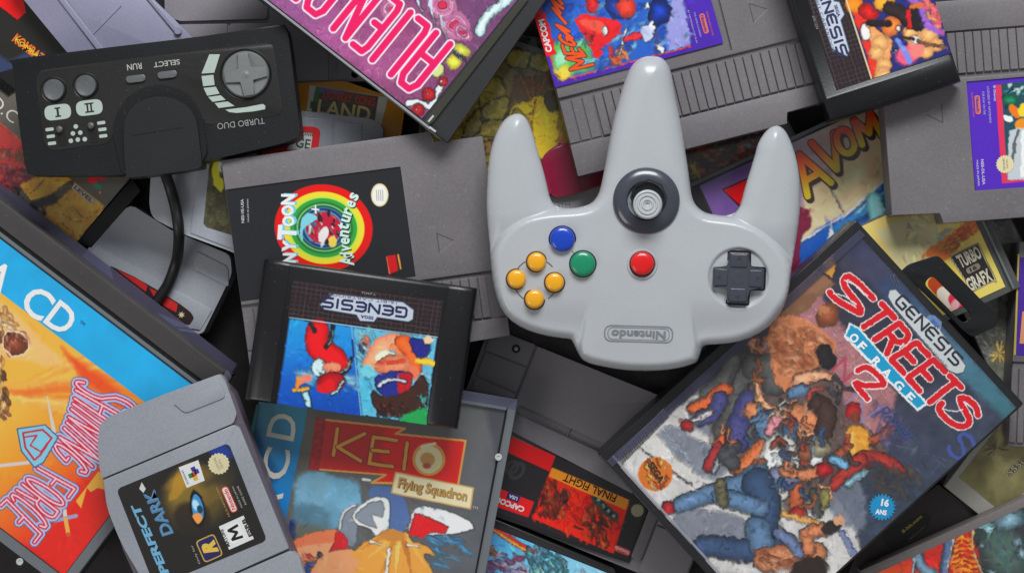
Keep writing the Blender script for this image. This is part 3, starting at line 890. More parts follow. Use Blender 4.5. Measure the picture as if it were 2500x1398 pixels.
# stone picture case, right
q = [(2260, 560), (2440, 470), (2620, 840), (2440, 960)]
t = disc_case('case with a grey cloudy picture and a spray of gold, right behind the hanging tab', 'disc_case', q, 11.5, 10)
cv = Canvas([(2262, 565), (2440, 478), (2610, 838), (2440, 950)], 2.0, (112, 112, 100))
cv.warp(6, 18); cv.mottle(.45, 26, 5)
cv.daub([(2400, 530), (2470, 520), (2520, 760), (2440, 800)], [(96, 100, 92), (128, 128, 114), (84, 86, 82)], 50, 16, 60, seed=8)
cv.daub([(2350, 780), (2450, 790), (2460, 860), (2400, 880)], [(140, 138, 130), (120, 118, 110), (88, 88, 84), (160, 160, 150)], 60, 11, 40, seed=7)
cv.warp(0)
r = random.Random(3)
for k in range(46):
    a = r.uniform(0, 6.28); l = r.uniform(6, 26)
    cv.line([(2440 + 5 * math.cos(a), 862 + 5 * math.sin(a)), (2440 + l * math.cos(a), 862 + l * 1.2 * math.sin(a))], r.choice([(190, 160, 84), (214, 192, 120), (120, 96, 50)]), 3.2)
cv.build('cover_print', t, 11.5, -0.9, PRG)
slab('lid', t, q, 11.5, 0.6, CLR, 0.2, 1)
# its partner under the purple-labelled sliver
t = thing('game_cartridge', 'grey cartridge whose purple label has a yellow edge, cut off by the right border', 'game cartridge', (2560, 850), 12)
slab('shell', t, rnd([(2490, 590), (2760, 600), (2740, 1110), (2461, 1088)], 4, 2), 29, 17, NES, .6, dz=-1.2)
slab('front_plate', t, rnd([(2490, 590), (2760, 600), (2750, 893), (2472, 882)], 3, 2), 29, 1.4, NES, .3, 2)
slab('grip_ridges', t, [(2471, 898), (2486, 899), (2480, 1080), (2463, 1078)], 29, 1.2, NES, .25, 1, extra=[([(2489 + 18 * k, 899), (2504 + 18 * k, 900), (2498 + 18 * k, 1081), (2483 + 18 * k, 1080)], 0, 1.2) for k in range(5)])
flat('label', t, [[(2486, 628), (2570, 628), (2560, 872), (2477, 866)]], 29, ink((74, 40, 150)), 0.15)
flat('label_border', t, [[(2485, 620), (2489, 620), (2480, 866), (2475, 866)]], 29, ink((186, 170, 60)), 0.3)
flat('label_picture', t, [[(2496, 760), (2540, 760), (2530, 840), (2489, 838)]], 29, ink((222, 150, 110)), 0.3)

# khaki picture with white border, lower right
t = thing('game_cartridge', 'cartridge with a khaki picture inside a white border, right of the big boxed game', 'game cartridge', (2450, 1140), 0)
slab('shell', t, rnd([(2306, 1186), (2440, 1010), (2480, 960), (2640, 1060), (2640, 1200), (2420, 1262), (2392, 1256)], 5, 3), 20, 20, plastic('white_border_plastic', (176, 174, 166), .45, .04), 0.5)
cv = Canvas([(2340, 1164), (2480, 985), (2640, 1100), (2440, 1245)], 2.0, (128, 122, 84))
cv.warp(4, 20); cv.mottle(.3, 40, 6)
cv.poly([(2440, 1000), (2560, 1000), (2540, 1090), (2478, 1084), (2450, 1060)], (74, 58, 74), 12)
r = random.Random(5)
for k in range(60):
    a = r.uniform(0, 6.28); l = r.uniform(5, 30)
    cv.line([(2432, 1092), (2432 + l * math.cos(a) * 1.2, 1092 + l * math.sin(a))], r.choice([(64, 58, 44), (90, 82, 58), (140, 130, 96)]), 2.4, 1.5, 0.7)
cv.warp(0)
cv.build('label', t, 20, .1, PRG)
text('lettering', t, 'SSSu', (2481, 1138), -42, 56, 17, (44, 42, 36), 20, 0.25, bold=.05)
text('lettering', t, 'SSSu', (2481, 1138), -42, 54, 15, (170, 166, 140), 20, 0.35, bold=.0)

# dark cartridge with a small sticker
t = thing('game_cartridge', 'near-black cartridge with a small sticker, at the lower right edge of the big hinged box', 'game cartridge', (2260, 1300), 0)
slab('shell', t, rnd([(2290, 1180), (2400, 1262), (2300, 1420), (2060, 1420), (2100, 1330)], 5, 3), 17, 17, plastic('brown_black_plastic', (52, 45, 45), .5, .1), 0.6)
flat('sticker', t, [rnd([(2260, 1248), (2274, 1262), (2262, 1290), (2210, 1322), (2170, 1340), (2150, 1300)], 6)], 17, ink((26, 25, 24)), 0.1)
text('lettering', t, '8-bit.com', (2226, 1278), -40, 62, 9, (176, 158, 60), 17, 0.2, bold=.03)
text('lettering', t, 'MADE IN JAPAN', (2240, 1300), -40, 50, 6, (120, 116, 100), 17, 0.2, bold=.0)

# black box under the controller
t = thing('game_box', 'black box lying deep under the lower edge of the three-pronged controller', 'game box', (1450, 850), 0)
q = [(1205, 720), (1790, 760), (1720, 985), (1660, 990), (1225, 830)]
slab('box', t, q, 16, 16, plastic('black_card', (24, 23, 22), 0.4, 0.05), 0.5)
cv = Canvas([(1215, 760), (1760, 800), (1700, 965), (1225, 850)], 2.4, (26, 24, 24))
cv.warp(8, 20); cv.mottle(.5, 30, 4); cv.mottle(0, 18, 9, (58, 46, 42), 0.62, al=.6)
cv.build('cover_print', t, 16, .1, PRM)
t = thing('disc_case', 'dark teal case edge showing as a small corner right of the controller neck', 'disc case', (1760, 870), 16, 'flat plastic disc cases')
slab('case', t, rnd([(1690, 800), (1860, 800), (1800, 900), (1710, 900)], 4, 2), 26, 10, plastic('teal_black_plastic', (22, 44, 54), .25, .02, coat=.5), 0.6)
slab('edge_line', t, [(1708, 868), (1780, 858), (1778, 864), (1708, 874)], 26, .3, plastic('teal_edge', (30, 110, 110), .3, 0), 0.1, 1, dz=.3)

# wide mid-grey cartridge with the orange and red fight label
f = Fr((1310, 844), 22.0)
t = thing('game_cartridge', 'mid-grey cartridge with an upside-down orange, red and black label and a long finger slot', 'game cartridge', f(200, 190), 0, 'wide mid-grey game cartridges')
slab('shell', t, rnd(f.P([(-125, 0), (545, 0), (552, 420), (-110, 420)]), 8, 4), 22, 20, SNES, 0.8, dz=-2)
SL = rnd(f.P([(13, 148), (272, 160), (272, 184), (13, 172)]), 11, 4)
slab('front_plate', t, rnd(f.P([(3, 0), (352, 0), (352, 246), (3, 214)]), 4, 2), 22, 2.2, SNES, 0.6, 2, holes=[SL])
slab('slot_divider', t, f.R(150, 150, 153, 186), 22, 1, SNES, 0.1, 1, dz=-.7)
slab('side_panel', t, rnd(f.P([(-118, 0), (-3, -2), (-3, 54), (-112, 56)]), 3, 2), 22, 2, SNES, 0.3, 2, dz=-1)
slab('side_panel', t, rnd(f.P([(-110, 60), (-3, 58), (-3, 124), (-110, 122)]), 3, 2), 22, 2, SNES, 0.3, 2, dz=-1)
slab('side_panel', t, rnd(f.P([(-110, 128), (-3, 128), (-3, 230), (-110, 230)]), 3, 2), 22, 2, SNES, 0.3, 2, dz=-1)
slab('rib', t, rnd(f.P([(404, 236), (430, 240), (432, 395), (406, 390)]), 3, 2), 22, 2, NES, 0.5, 2)
slab('side_panel', t, rnd(f.P([(436, 180), (548, 180), (548, 290), (436, 290)]), 3, 2), 22, 2, SNES, 0.3, 2, dz=-1)
slab('side_panel', t, rnd(f.P([(436, 296), (548, 296), (548, 415), (436, 415)]), 3, 2), 22, 2, SNES, 0.3, 2, dz=-1)
lathe('screw_hole', t, (1260, 851), [(10, -.6), (9, -.4), (8, -.9), (0, -.9)], 22, plastic('dark_screw', (20, 20, 20), .4, 0), 24)
lathe('screw', t, (1260, 851), [(5, -.7), (4, -.2), (0, -.2)], 22, plastic('steel_screw', (190, 186, 170), .3, 0), 16)
q = [(1247, 1064), (1583, 1212), (1533, 1366), (1206, 1248)]
slab('label_bed', t, [(1240, 1066), (1590, 1220), (1536, 1374), (1196, 1256)], 22, 2, plastic('near_black_label', (34, 30, 33), .4, 0), 0.2, 1, dz=-.4)
cv = Canvas(q, 1.6, (36, 32, 34))
cv.poly([(1251, 1062), (1357, 1110), (1342, 1150), (1236, 1102)], (208, 20, 26), 1.5)
cv.poly([(1216, 1190), (1304, 1224), (1290, 1262), (1200, 1232)], (210, 26, 32), 1.5)
cv.ell(1262, 1148, 20, 14, -50, (58, 56, 58), 2, ring=7); cv.ell(1250, 1140, 16, 12, -50, (56, 54, 56), 2, ring=6)
A = [(1345, 1142), (1536, 1225), (1498, 1350), (1300, 1264)]
cv.poly(A, (214, 40, 22), 1.5)
cv.warp(5, 14)
cv.daub([(1335, 1168), (1390, 1192), (1380, 1265), (1320, 1258)], [(104, 42, 28), (140, 58, 34), (84, 36, 26), (190, 80, 40)], 70, 11, 70, seed=2)
cv.daub([(1430, 1215), (1480, 1240), (1500, 1300), (1480, 1335), (1415, 1310), (1410, 1280)], [(110, 44, 30), (150, 62, 36), (72, 34, 26), (190, 84, 44)], 80, 11, 60, seed=3)
cv.daub([(1395, 1200), (1440, 1220), (1400, 1310), (1375, 1300)], [(224, 44, 18), (236, 66, 24), (206, 28, 18)], 40, 11, 70, seed=6)
cv.daub([(1305, 1240), (1330, 1190), (1330, 1230), (1320, 1270)], [(70, 34, 28), (190, 30, 26)], 20, 10, 100, seed=4)
cv.line([(1455, 1215), (1500, 1262)], (54, 62, 60), 22, 3)
for k in range(8): cv.ell(1455 + k * 6.2, 1213 + k * 6.5, 4, 4, 0, (130, 150, 140) if k % 2 else (20, 24, 24), 2)
cv.warp(0)
cv.impasto(A, 500, 9, 3)
cv.poly([(1348, 1140), (1536, 1219), (1528, 1244), (1340, 1162)], (226, 140, 34), 1.5)
cv.build('label', t, 22, -.25, PRG)
text('lettering', t, 'FINAL FIGHT', (1440, 1190), 203, 138, 19, (44, 32, 22), 22, -.1, bold=.015)
text('lettering', t, 'CAPCOM', (1244, 1230), 201, 76, 14, (236, 226, 222), 22, -.1, bold=.04)
flat('label_pill', t, [rect(1253, 1213, 32, 16, 21)], 22, ink((40, 34, 110)), -.15)
text('lettering', t, 'USA', (1253, 1213), 201, 22, 9, (226, 226, 232), 22, -.05, bold=.03)
flat('seal', t, [star(1556, 1245, 17, 14, 16)], 22, ink((158, 152, 124)), -.1)
flat('label_pill', t, [rnd(rect(1518, 1342, 44, 15, 22), 7)], 22, ink((200, 60, 56)), -.15)
text('lettering', t, 'Nintendo', (1518, 1342), 202, 36, 9, (230, 215, 210), 22, -.05)

# blue picture case, bottom
q = [(1198, 1262), (1500, 1388), (1560, 1560), (1100, 1560)]
t = disc_case('case with a sky-blue picture crossed by a red and yellow band, at the bottom edge', 'disc_case', q, 26, 25, plastic('black_tray', (26, 26, 28), .4, .05))
q = [(1202, 1286), (1494, 1402), (1480, 1520), (1100, 1520)]
cv = Canvas(q, 1.8, (92, 176, 220))
cv.lgrad((1200, 1280), (1400, 1440), [(74, 160, 214), (120, 196, 228), (150, 205, 228)])
cv.line([(1190, 1280), (1305, 1352)], (200, 52, 50), 17); cv.line([(1190, 1284), (1300, 1352)], (232, 176, 60), 6)
cv.warp(4, 12)
cv.daub([(1200, 1345), (1270, 1350), (1280, 1400), (1190, 1400)], [(176, 168, 200), (210, 206, 224), (140, 60, 92), (110, 96, 140)], 50, 13, 20, seed=3)
cv.daub([(1292, 1348), (1330, 1326), (1384, 1370), (1380, 1420), (1300, 1400)], [(120, 188, 196), (86, 150, 168), (160, 214, 214)], 50, 16, 60, seed=4, shade=.9)
cv.daub([(1390, 1390), (1470, 1400), (1460, 1420), (1390, 1420)], [(170, 190, 214), (86, 120, 170)], 12, 9, seed=5)
cv.daub([(1196, 1335), (1214, 1335), (1214, 1352), (1196, 1352)], [(180, 110, 80)], 8, 8, seed=5)
cv.warp(0)
cv.impasto([(1180, 1260), (1600, 1400), (1500, 1500), (1150, 1500)], 500, 9, 3, amp=.2); cv.ragged(3, 10)
cv.build('cover_print', t, 26, -.9, PRG)
slab('lid', t, [(1200, 1272), (1498, 1392), (1556, 1556), (1104, 1556)], 26, .6, CLR, .2, 1)

# metal creature picture case, bottom right
q = [(2100, 1392), (2560, 1190), (2680, 1420), (2240, 1620)]
t = disc_case('case with flame stripes and dark steel artwork, cut off by the bottom right corner', 'disc_case', q, 33, 12, plastic('grey_case_frame', (116, 108, 106), .35, .03))
cv = Canvas([(2108, 1412), (2556, 1212), (2640, 1420), (2220, 1600)], 1.8, (206, 66, 34))
cv.lgrad((2150, 1380), (2300, 1330), [(216, 92, 44), (206, 60, 40), (190, 44, 40)])
cv.warp(4, 22)
cv.poly([(2372, 1286), (2400, 1398), (2420, 1440), (2600, 1400), (2560, 1190)], (52, 58, 58), 3)
cv.ell(2455, 1345, 60, 44, 60, (92, 122, 112), 30, .7); cv.ell(2465, 1268, 44, 26, -18, (128, 160, 172), 4, shade=.9); cv.ell(2400, 1282, 24, 8, -10, (110, 150, 158), 4)
cv.poly([(2405, 1285), (2428, 1282), (2414, 1320)], (160, 196, 200), 2)
for c_ in [(2399, 1330, 9), (2485, 1320, 15), (2496, 1350, 18), (2420, 1398, 12), (2478, 1244, 9)]: cv.ell(c_[0], c_[1], c_[2], c_[2], 0, (124, 146, 152), 3, shade=.9)
cv.line(smooth([(2374, 1288), (2376, 1340), (2390, 1380), (2410, 1420)], 4, False), (196, 176, 130), 7)
cv.warp(6, 12)
for k in range(9): cv.line(smooth([(2330 - k * .5, 1318 + k * 13), (2350, 1310 + k * 13), (2368 + k * 3, 1316 + k * 13)], 4, False), (232, 150, 44), 6, 2)
cv.warp(3, 12)
cv.line([(2318, 1318), (2304, 1400)], (70, 84, 110), 24, 3, tube=.9); cv.line([(2326, 1312), (2312, 1400)], (196, 200, 206), 6, 2)
cv.line(smooth([(2240, 1352), (2250, 1380), (2275, 1400)], 4, False), (90, 112, 128), 30, 3, tube=1.0); cv.line(smooth([(2232, 1362), (2226, 1400)], 3, False), (186, 200, 206), 8, 2)
cv.warp(0)
cv.impasto([(2100, 1200), (2600, 1200), (2600, 1500), (2100, 1500)], 900, 10, 3, amp=.25); cv.ragged(3, 10)
cv.build('cover_print', t, 33, -.8, PRG)
slab('lid', t, [(2104, 1398), (2558, 1197), (2670, 1418), (2236, 1606)], 33, .6, CLR, .2, 1)
# ================================================================== middle layer
# case with the AVOM title
f = Fr((1655, 462), -24.7)
q = f.P([(0, 0), (600, 0), (600, 560), (0, 560)])
t = disc_case('case with a cream sky and fiery capital letters, under the right prong of the controller', 'disc_case', q, 22, 10, plastic('dark_grey_tray_b', (58, 58, 60), .45, .04))
q2 = f.P([(52, 14), (596, 14), (596, 548), (52, 548)])
cv = Canvas(q2, 1.8, (196, 176, 146))
cv.lgrad((1780, 420), (2150, 330), [(112, 84, 140), (132, 112, 140), (168, 150, 140), (186, 160, 136)])
cv.warp(6, 30)
cv.poly([(1960, 470), (2010, 440), (2100, 360), (2165, 300), (2200, 420), (2160, 460), (2000, 560), (1950, 600)], (212, 190, 150), 14)
cv.mottle(.08, 60, 4)
cv.daub([(1990, 470), (2150, 370), (2160, 430), (2000, 550)], [(226, 206, 164), (200, 176, 138), (214, 190, 150)], 26, 26, -40, 15, seed=3, al=.35, f=14, shade=.12)
cv.poly([(2060, 300), (2160, 290), (2165, 430), (2120, 430)], (190, 164, 136), 16, .6)
cv.poly(smooth([(1955, 592), (2020, 545), (2090, 512), (2165, 440), (2175, 470), (2120, 540), (2040, 600), (1960, 660), (1948, 640)], 3), (34, 84, 158), 4)
cv.line([(1958, 585), (2060, 530), (2165, 432)], (206, 214, 220), 6, 3); cv.line([(2040, 560), (2175, 470)], (52, 120, 170), 16, 6); cv.line([(2080, 545), (2175, 500)], (28, 62, 110), 12, 5)
cv.line([(2090, 520), (2170, 458)], (130, 190, 210), 6, 4)
cv.warp(2, 12)
cv.poly([(2030, 532), (2018, 600), (2038, 592)], (214, 226, 232), 1.5); cv.poly([(1962, 640), (1990, 645), (1958, 668)], (200, 214, 220), 1.5)
cv.poly(smooth([(1935, 520), (1962, 508), (1980, 530), (1976, 556), (1956, 580), (1950, 640), (1935, 680), (1925, 680)], 4), (112, 24, 56), 3)
cv.line([(2022, 448), (2058, 515)], (120, 104, 112), 6, 2); cv.line([(2024, 448), (2060, 515)], (176, 160, 160), 2, 1)
for x, w, c in [(2150, 44, (120, 176, 180)), (2188, 30, (66, 118, 124)), (2216, 34, (110, 150, 146)), (2238, 22, (40, 62, 62)), (2262, 42, (92, 140, 136)), (2300, 34, (60, 92, 90))]:
    cv.line([(x - 16, 490), (x + 4, 570), (x + 14, 680)], c, w, 5, tube=.6)
cv.line([(2145, 512), (2200, 508)], (170, 204, 206), 10, 4); cv.line([(2240, 520), (2300, 516)], (110, 160, 150), 10, 4)
cv.impasto([(1900, 280), (2330, 280), (2330, 700), (1900, 700)], 900, 15, 3, amp=.14, al=.4); cv.ragged(3, 12, ink=.3)
cv.warp(0)
cv.ell(2146, 580, 38, 42, 0, (236, 160, 36), 2, shade=.35); cv.ell(2164, 600, 24, 28, 0, (196, 88, 26), 14, .7)
# lettering
cv.poly([(1762, 462), (1830, 432), (1880, 400), (1870, 470), (1820, 520), (1812, 512)], (30, 20, 26), 1.2)
cv.poly([(1766, 464), (1828, 437), (1880, 405), (1864, 470), (1815, 508)], (226, 18, 24), 1.2)
cv.poly([(1826, 470), (1840, 462), (1838, 480), (1822, 486)], (30, 20, 26), 1.2)
for ch, c, an, w, h in [('A', (1976, 420), -30, 66, 98), ('V', (2026, 376), -24, 60, 84), ('O', (2064, 346), -22, 40, 60), ('M', (2117, 314), -24, 54, 62)]:
    L = word_lines(ch, boxmap(c, an, w, h)); L2 = word_lines(ch, boxmap((c[0] + 6, c[1] + 7), an, w, h))
    for l in L2: cv.line(l, (62, 46, 44), 22, 1.5)
    for l in L: cv.line(l, (52, 34, 30), 22, 1.2)
    keep = cv.C.copy(); msk = cv.C * 0; cv.C = msk
    for l in L: cv.line(l, (1, 1, 1), 16, 1.2)
    m = cv.C; a = math.radians(an)
    tt = ((cv.X - c[0]) * -math.sin(a) + (cv.Y - c[1]) * math.cos(a)) / h + 0.5
    tt = np.clip(tt * 1.25 - .1, 0, 1)[..., None]
    G = np.array((226, 62, 26.)) * (1 - tt) + np.array((240, 178, 44.)) * tt
    cv.C = keep * (1 - m) + G * m
cv.build('cover_print', t, 22, -.9, PRG, gain=1.2)
slab('hinge_strip', t, f.R(4, 6, 50, 554), 22, .8, plastic('ribbed_black', (40, 40, 42), .5, 0), .1, 1, dz=-.8, extra=[(f.R(6 + 5.4 * k, 8, 8.4 + 5.4 * k, 552), -.45, .5) for k in range(8)])
slab('lid', t, q, 22, .6, CLR, .2, 1)
slab('lid_edge', t, f.R(0, 0, 600, 9), 22, .5, EDGE, .1, 1, dz=.5)

# yellow cased game with the 16 logo
f = Fr((2205, 652), -24.6)
q = f.P([(-10, -190), (246, -190), (246, 150), (-10, 150)])
q = [(2180, 470), (2402, 520), (2492, 700), (2405, 738), (2240, 800), (2150, 640)]
fc = Fr((2492, 700), -24.6)
q = fc.P([(-330, -300), (0, -300), (0, 0), (-330, 0)])
t = disc_case('case with a yellow and orange cover and black square logo beside the black hanging tab', 'disc_case', q, 32, 9.8, plastic('grey_green_tray', (84, 86, 82), .45, .04))
q2 = fc.P([(-326, -296), (-34, -296), (-34, -16), (-326, -16)])
cv = Canvas(q2, 1.7, (232, 196, 100))
cv.lgrad((2260, 560), (2440, 700), [(226, 196, 120), (234, 196, 96), (236, 200, 110)])
cv.warp(6, 16)
cv.poly([(2140, 560), (2300, 500), (2290, 560), (2330, 620), (2210, 680)], (206, 196, 150), 6)
cv.poly(smooth([(2252, 640), (2258, 612), (2300, 585), (2330, 562), (2380, 530), (2420, 540), (2380, 568), (2350, 590), (2322, 622), (2300, 640), (2262, 625)], 4), (206, 110, 44), 5)
cv.daub([(2290, 600), (2330, 570), (2400, 535), (2340, 600), (2310, 625)], [(222, 150, 66), (190, 84, 34), (214, 120, 50)], 26, 13, -35, 20, seed=2)
cv.poly([(2282, 570), (2310, 560), (2330, 556), (2290, 590)], (150, 160, 150), 4)
cv.impasto([(2200, 500), (2440, 500), (2400, 640), (2200, 660)], 400, 10, 3, amp=.2); cv.ragged(3, 10, ink=.3)
cv.warp(0)
cv.line([(2282, 692), (2300, 712)], (172, 74, 40), 34, 1.5); cv.line([(2304, 716), (2322, 736)], (226, 212, 196), 34, 1.5); cv.line([(2332, 730), (2346, 756)], (206, 60, 84), 34, 3); cv.ell(2332, 744, 10, 16, 30, (226, 170, 170), 4); cv.line([(2350, 766), (2366, 784)], (52, 60, 66), 34, 2)
B = [(2323, 626), (2386, 597), (2427, 682), (2374, 709)]
cv.poly([(2317, 625), (2388, 592), (2433, 683), (2374, 714)], (36, 30, 28), 1.2)
cv.outline([(2320, 626), (2387, 595), (2430, 683), (2374, 711)], (214, 204, 170), 1.6)
cv.build('cover_print', t, 32, -.9, PRG, gain=1.1)
text('lettering', t, 'TURBO', (2366, 627), -27, 58, 34, (222, 214, 188), 32, -.7, bold=.035)
text('lettering', t, 'GRAFX', (2390, 683), -27, 62, 34, (222, 214, 188), 32, -.7, bold=.035)
flat('logo_pill', t, [rnd(rect(2376, 655, 36, 15, -27), 7)], 32, ink((150, 140, 124)), -.72)
text('lettering', t, '16', (2376, 655), -27, 18, 10, (40, 34, 30), 32, -.62, bold=.03)
text('lettering', t, 'TM', (2431, 688), -25, 7, 4, (60, 44, 30), 32, -.7)
slab('lid', t, q, 32, .6, CLR, .2, 1)
slab('lid_edge', t, fc.R(-20, -300, -14, -4), 32, .4, EDGE, .1, 1, dz=.4)

# case with the clear corners and the red banner
f = Fr((655, 866), 10.0)
q = [(655, 866), (1264, 976), (1166, 1500), (556, 1400)]
t = disc_case('clear-edged case with a red and gold banner and a cream sign on its cover', 'disc_case', q, 42, 15, plastic('black_tray', (26, 26, 28), .4, .05), group=None)
q2 = [(650, 880), (1236, 986), (1142, 1490), (560, 1392)]
cv = Canvas(q2, 1.7, (100, 98, 92))
cv.lgrad((700, 1000), (1150, 1300), [(102, 98, 88), (96, 96, 94), (92, 94, 98)])
cv.mottle(.1, 60, 4)
cv.poly([(1180, 960), (1240, 980), (1215, 1120), (1195, 1050)], (60, 60, 70), 16, .6)
cv.lgrad((640, 1000), (700, 1290), [(62, 138, 158), (30, 132, 186), (20, 112, 180)], [(600, 860), (775, 885), (750, 1008), (693, 1290), (640, 1500), (540, 1500)], 1.5)
cv.poly([(628, 1010), (650, 1100), (690, 1160), (640, 1200), (600, 1100)], (18, 62, 110), 14, .55)
cv.poly([(708, 1270), (720, 1262), (724, 1310), (700, 1320)], (24, 40, 110), 5)
# blue cloud
cv.warp(7, 18)
cv.ell(800, 1225, 84, 66, 12, (112, 158, 182), 8); cv.ell(770, 1190, 50, 42, 0, (128, 172, 194), 12); cv.ell(840, 1205, 40, 40, 0, (120, 170, 196), 12); cv.ell(760, 1262, 50, 34, 20, (92, 128, 146), 12)
cv.mottle(.10, 34, 6, region=[(720, 1150), (880, 1160), (880, 1290), (710, 1290)])
cv.ell(760, 1300, 50, 22, 10, (104, 108, 92), 12, .8)
cv.daub([(1050, 1300), (1160, 1320), (1150, 1398), (1060, 1390)], [(86, 146, 184), (70, 118, 156), (104, 140, 160)], 20, 22, 24, 10, seed=4, ecc=5)
# plain generic shapes in the artwork's colours
cv.warp(2, 14)
cv.poly(smooth([(832, 1320), (828, 1270), (850, 1238), (880, 1232), (872, 1290), (865, 1330)], 4), (132, 140, 150), 1.5)
cv.poly(smooth([(900, 1200), (930, 1186), (968, 1196), (996, 1240), (990, 1290), (960, 1305), (925, 1290)], 4), (88, 112, 158), 1.5)
cv.line(smooth([(828, 1290), (838, 1250), (868, 1232)], 4, False), (220, 222, 220), 6)
cv.poly(smooth([(862, 1250), (905, 1214), (944, 1214), (952, 1250), (944, 1308), (928, 1316), (900, 1290), (868, 1276)], 4), (226, 228, 226), 1.5)
cv.poly(smooth([(868, 1256), (904, 1226), (932, 1222), (936, 1246), (926, 1284), (905, 1284), (880, 1272)], 4), (138, 146, 156), 1.5)
cv.poly([(904, 1252), (936, 1262), (924, 1300)], (228, 228, 224), 1.5)
cv.poly(smooth([(1012, 1240), (1060, 1238), (1120, 1256), (1158, 1284), (1120, 1300), (1060, 1304), (1000, 1300)], 4), (232, 232, 232), 1.5)
cv.poly([(1014, 1250), (1048, 1262), (1094, 1284), (1086, 1302), (1052, 1298), (1034, 1312), (996, 1304)], (206, 34, 40), 1.5)
cv.poly(smooth([(700, 1332), (760, 1300), (826, 1294), (842, 1330), (790, 1350), (720, 1366)], 4), (226, 128, 88), 1.5)
cv.poly(smooth([(720, 1340), (800, 1322), (835, 1330), (800, 1350), (730, 1366)], 4), (240, 166, 122), 3)
cv.poly(smooth([(826, 1294), (850, 1320), (838, 1352), (800, 1354), (812, 1330)], 4), (196, 44, 48), 1.5)
cv.daub([(725, 1362), (820, 1350), (840, 1398), (735, 1398)], [(60, 90, 160), (196, 46, 50), (230, 150, 110), (40, 44, 90)], 36, 12, 20, seed=5)
cv.poly(smooth([(790, 1352), (870, 1344), (900, 1420), (760, 1420)], 4), (236, 160, 116), 2)
H = [(960, 1290), (1000, 1320), (1040, 1330), (1062, 1356), (1034, 1352), (1052, 1420), (870, 1420), (878, 1370), (858, 1356), (880, 1330), (905, 1314)]
cv.poly(smooth(H, 4), (222, 160, 76), 1.5)
for k, (a, b, w) in enumerate([((960, 1310), (900, 1360), 16), ((965, 1305), (930, 1400), 14), ((975, 1305), (965, 1400), 18), ((985, 1308), (1005, 1400), 16), ((990, 1305), (1040, 1380), 14), ((940, 1305), (880, 1340), 10)]):
    cv.line([a, b], [(234, 180, 90), (206, 140, 62), (240, 196, 110), (190, 122, 56)][k % 4], w, 2, taper=[w, 3])
cv.line([(905, 1320), (940, 1330)], (240, 232, 214), 8, 2, taper=[9, 1]); cv.line([(995, 1328), (1030, 1334)], (240, 232, 214), 7, 2, taper=[9, 1]); cv.line([(950, 1338), (942, 1398)], (244, 238, 222), 9, 3)
cv.ell(960, 1306, 32, 14, 5, (196, 134, 66), 5)
cv.warp(0)
cv.impasto([(700, 1150), (1160, 1190), (1160, 1420), (690, 1420)], 900, 10, 4, amp=.16, al=.45); cv.ragged(2.5, 10, ink=.45)
# banner
cv.poly([(772, 1018), (798, 1022), (786, 1150), (752, 1144)], (150, 44, 46), 2); cv.mottle(.3, 8, 5, region=[(772, 1018), (798, 1022), (786, 1150), (752, 1144)])
Bn = [(796, 1024), (989, 1045), (966, 1058), (1137, 1075), (1118, 1183), (908, 1177), (942, 1158), (781, 1145)]
cv.poly(Bn, (206, 40, 38), 1.2)
cv.poly([(796, 1024), (940, 1042), (925, 1155), (781, 1145)], (160, 46, 42), 10, .6)
for i in range(1, 8): cv.line([Bn[i - 1], Bn[i]], (212, 158, 84), 5 if i != 7 else 4)
for s_ in [[(824, 1046), (814, 1110)], [(890, 1058), (824, 1090), (880, 1124)]]: cv.line(s_, (112, 40, 34), 13); cv.line(s_, (210, 154, 76), 8.5)
for s_ in [[(968, 1074), (912, 1066), (901, 1130), (958, 1138)], [(910, 1098), (948, 1102)], [(994, 1080), (986, 1144)]]: cv.line(s_, (112, 40, 34), 13); cv.line(s_, (210, 154, 76), 8.5)
cv.ell(1047, 1120, 40, 40, 0, (212, 158, 84), 1.2); cv.ell(1047, 1121, 33, 33, 0, (226, 214, 172), 1.2)
cv.ell(1044, 1120, 18, 16, 20, (196, 150, 92), 3); cv.ell(1042, 1136, 10, 7, 0, (180, 90, 70), 3); cv.line([(1030, 1090), (1062, 1082)], (232, 222, 190), 7, 2)
Sg = [(966, 1152), (1156, 1190), (1148, 1241), (956, 1202)]
cv.poly(Sg, (226, 216, 180), 1.2); cv.outline(Sg, (196, 160, 96), 3.5)
cv.line([(886, 1169), (903, 1171)], (226, 224, 214), 6)
cv.build('cover_print', t, 42, -.9, PRG)
text('lettering', t, 'Flying Squadron', (1056, 1197), 11.3, 172, 34, (196, 154, 84), 42, -.7, bold=.03)
text('lettering', t, 'Flying Squadron', (1057, 1198), 11.3, 171, 33, (120, 84, 44), 42, -.75, bold=.045)
text('lettering', t, 'TM', (1160, 1238), 10, 14, 6, (200, 196, 188), 42, -.7)
text('lettering', t, 'D', (689, 1040), -79, 62, 68, (222, 218, 202), 42, -.7, bold=.01)
text('lettering', t, 'C', (674, 1131), -79, 76, 64, (222, 218, 202), 42, -.7, bold=.01)
text('lettering', t, 'A', (655, 1232), -79, 72, 62, (222, 218, 202), 42, -.7, bold=.01)
slab('lid', t, [(650, 868), (1240, 974), (1148, 1494), (556, 1396)], 42, .6, CLR, .2, 1)
slab('lid_edge', t, [(1124, 951), (1264, 974), (1259, 1000), (1120, 976)], 42, .8, SMK, .2, 1, dz=.7)
slab('lid_edge', t, [(1241, 990), (1264, 976), (1166, 1500), (1144, 1500)], 42, .8, EDGE, .2, 1, dz=.6)
slab('lid_edge', t, [(1120, 974), (1238, 994), (1236, 1001), (1119, 982)], 42, .5, EDGE, .2, 1, dz=.9)
slab('side_rail', t, [(1237, 1010), (1243, 1008), (1148, 1500), (1142, 1500)], 42, .6, plastic('black_tray', (26, 26, 28), .4, .05), .1, 1, dz=.55)
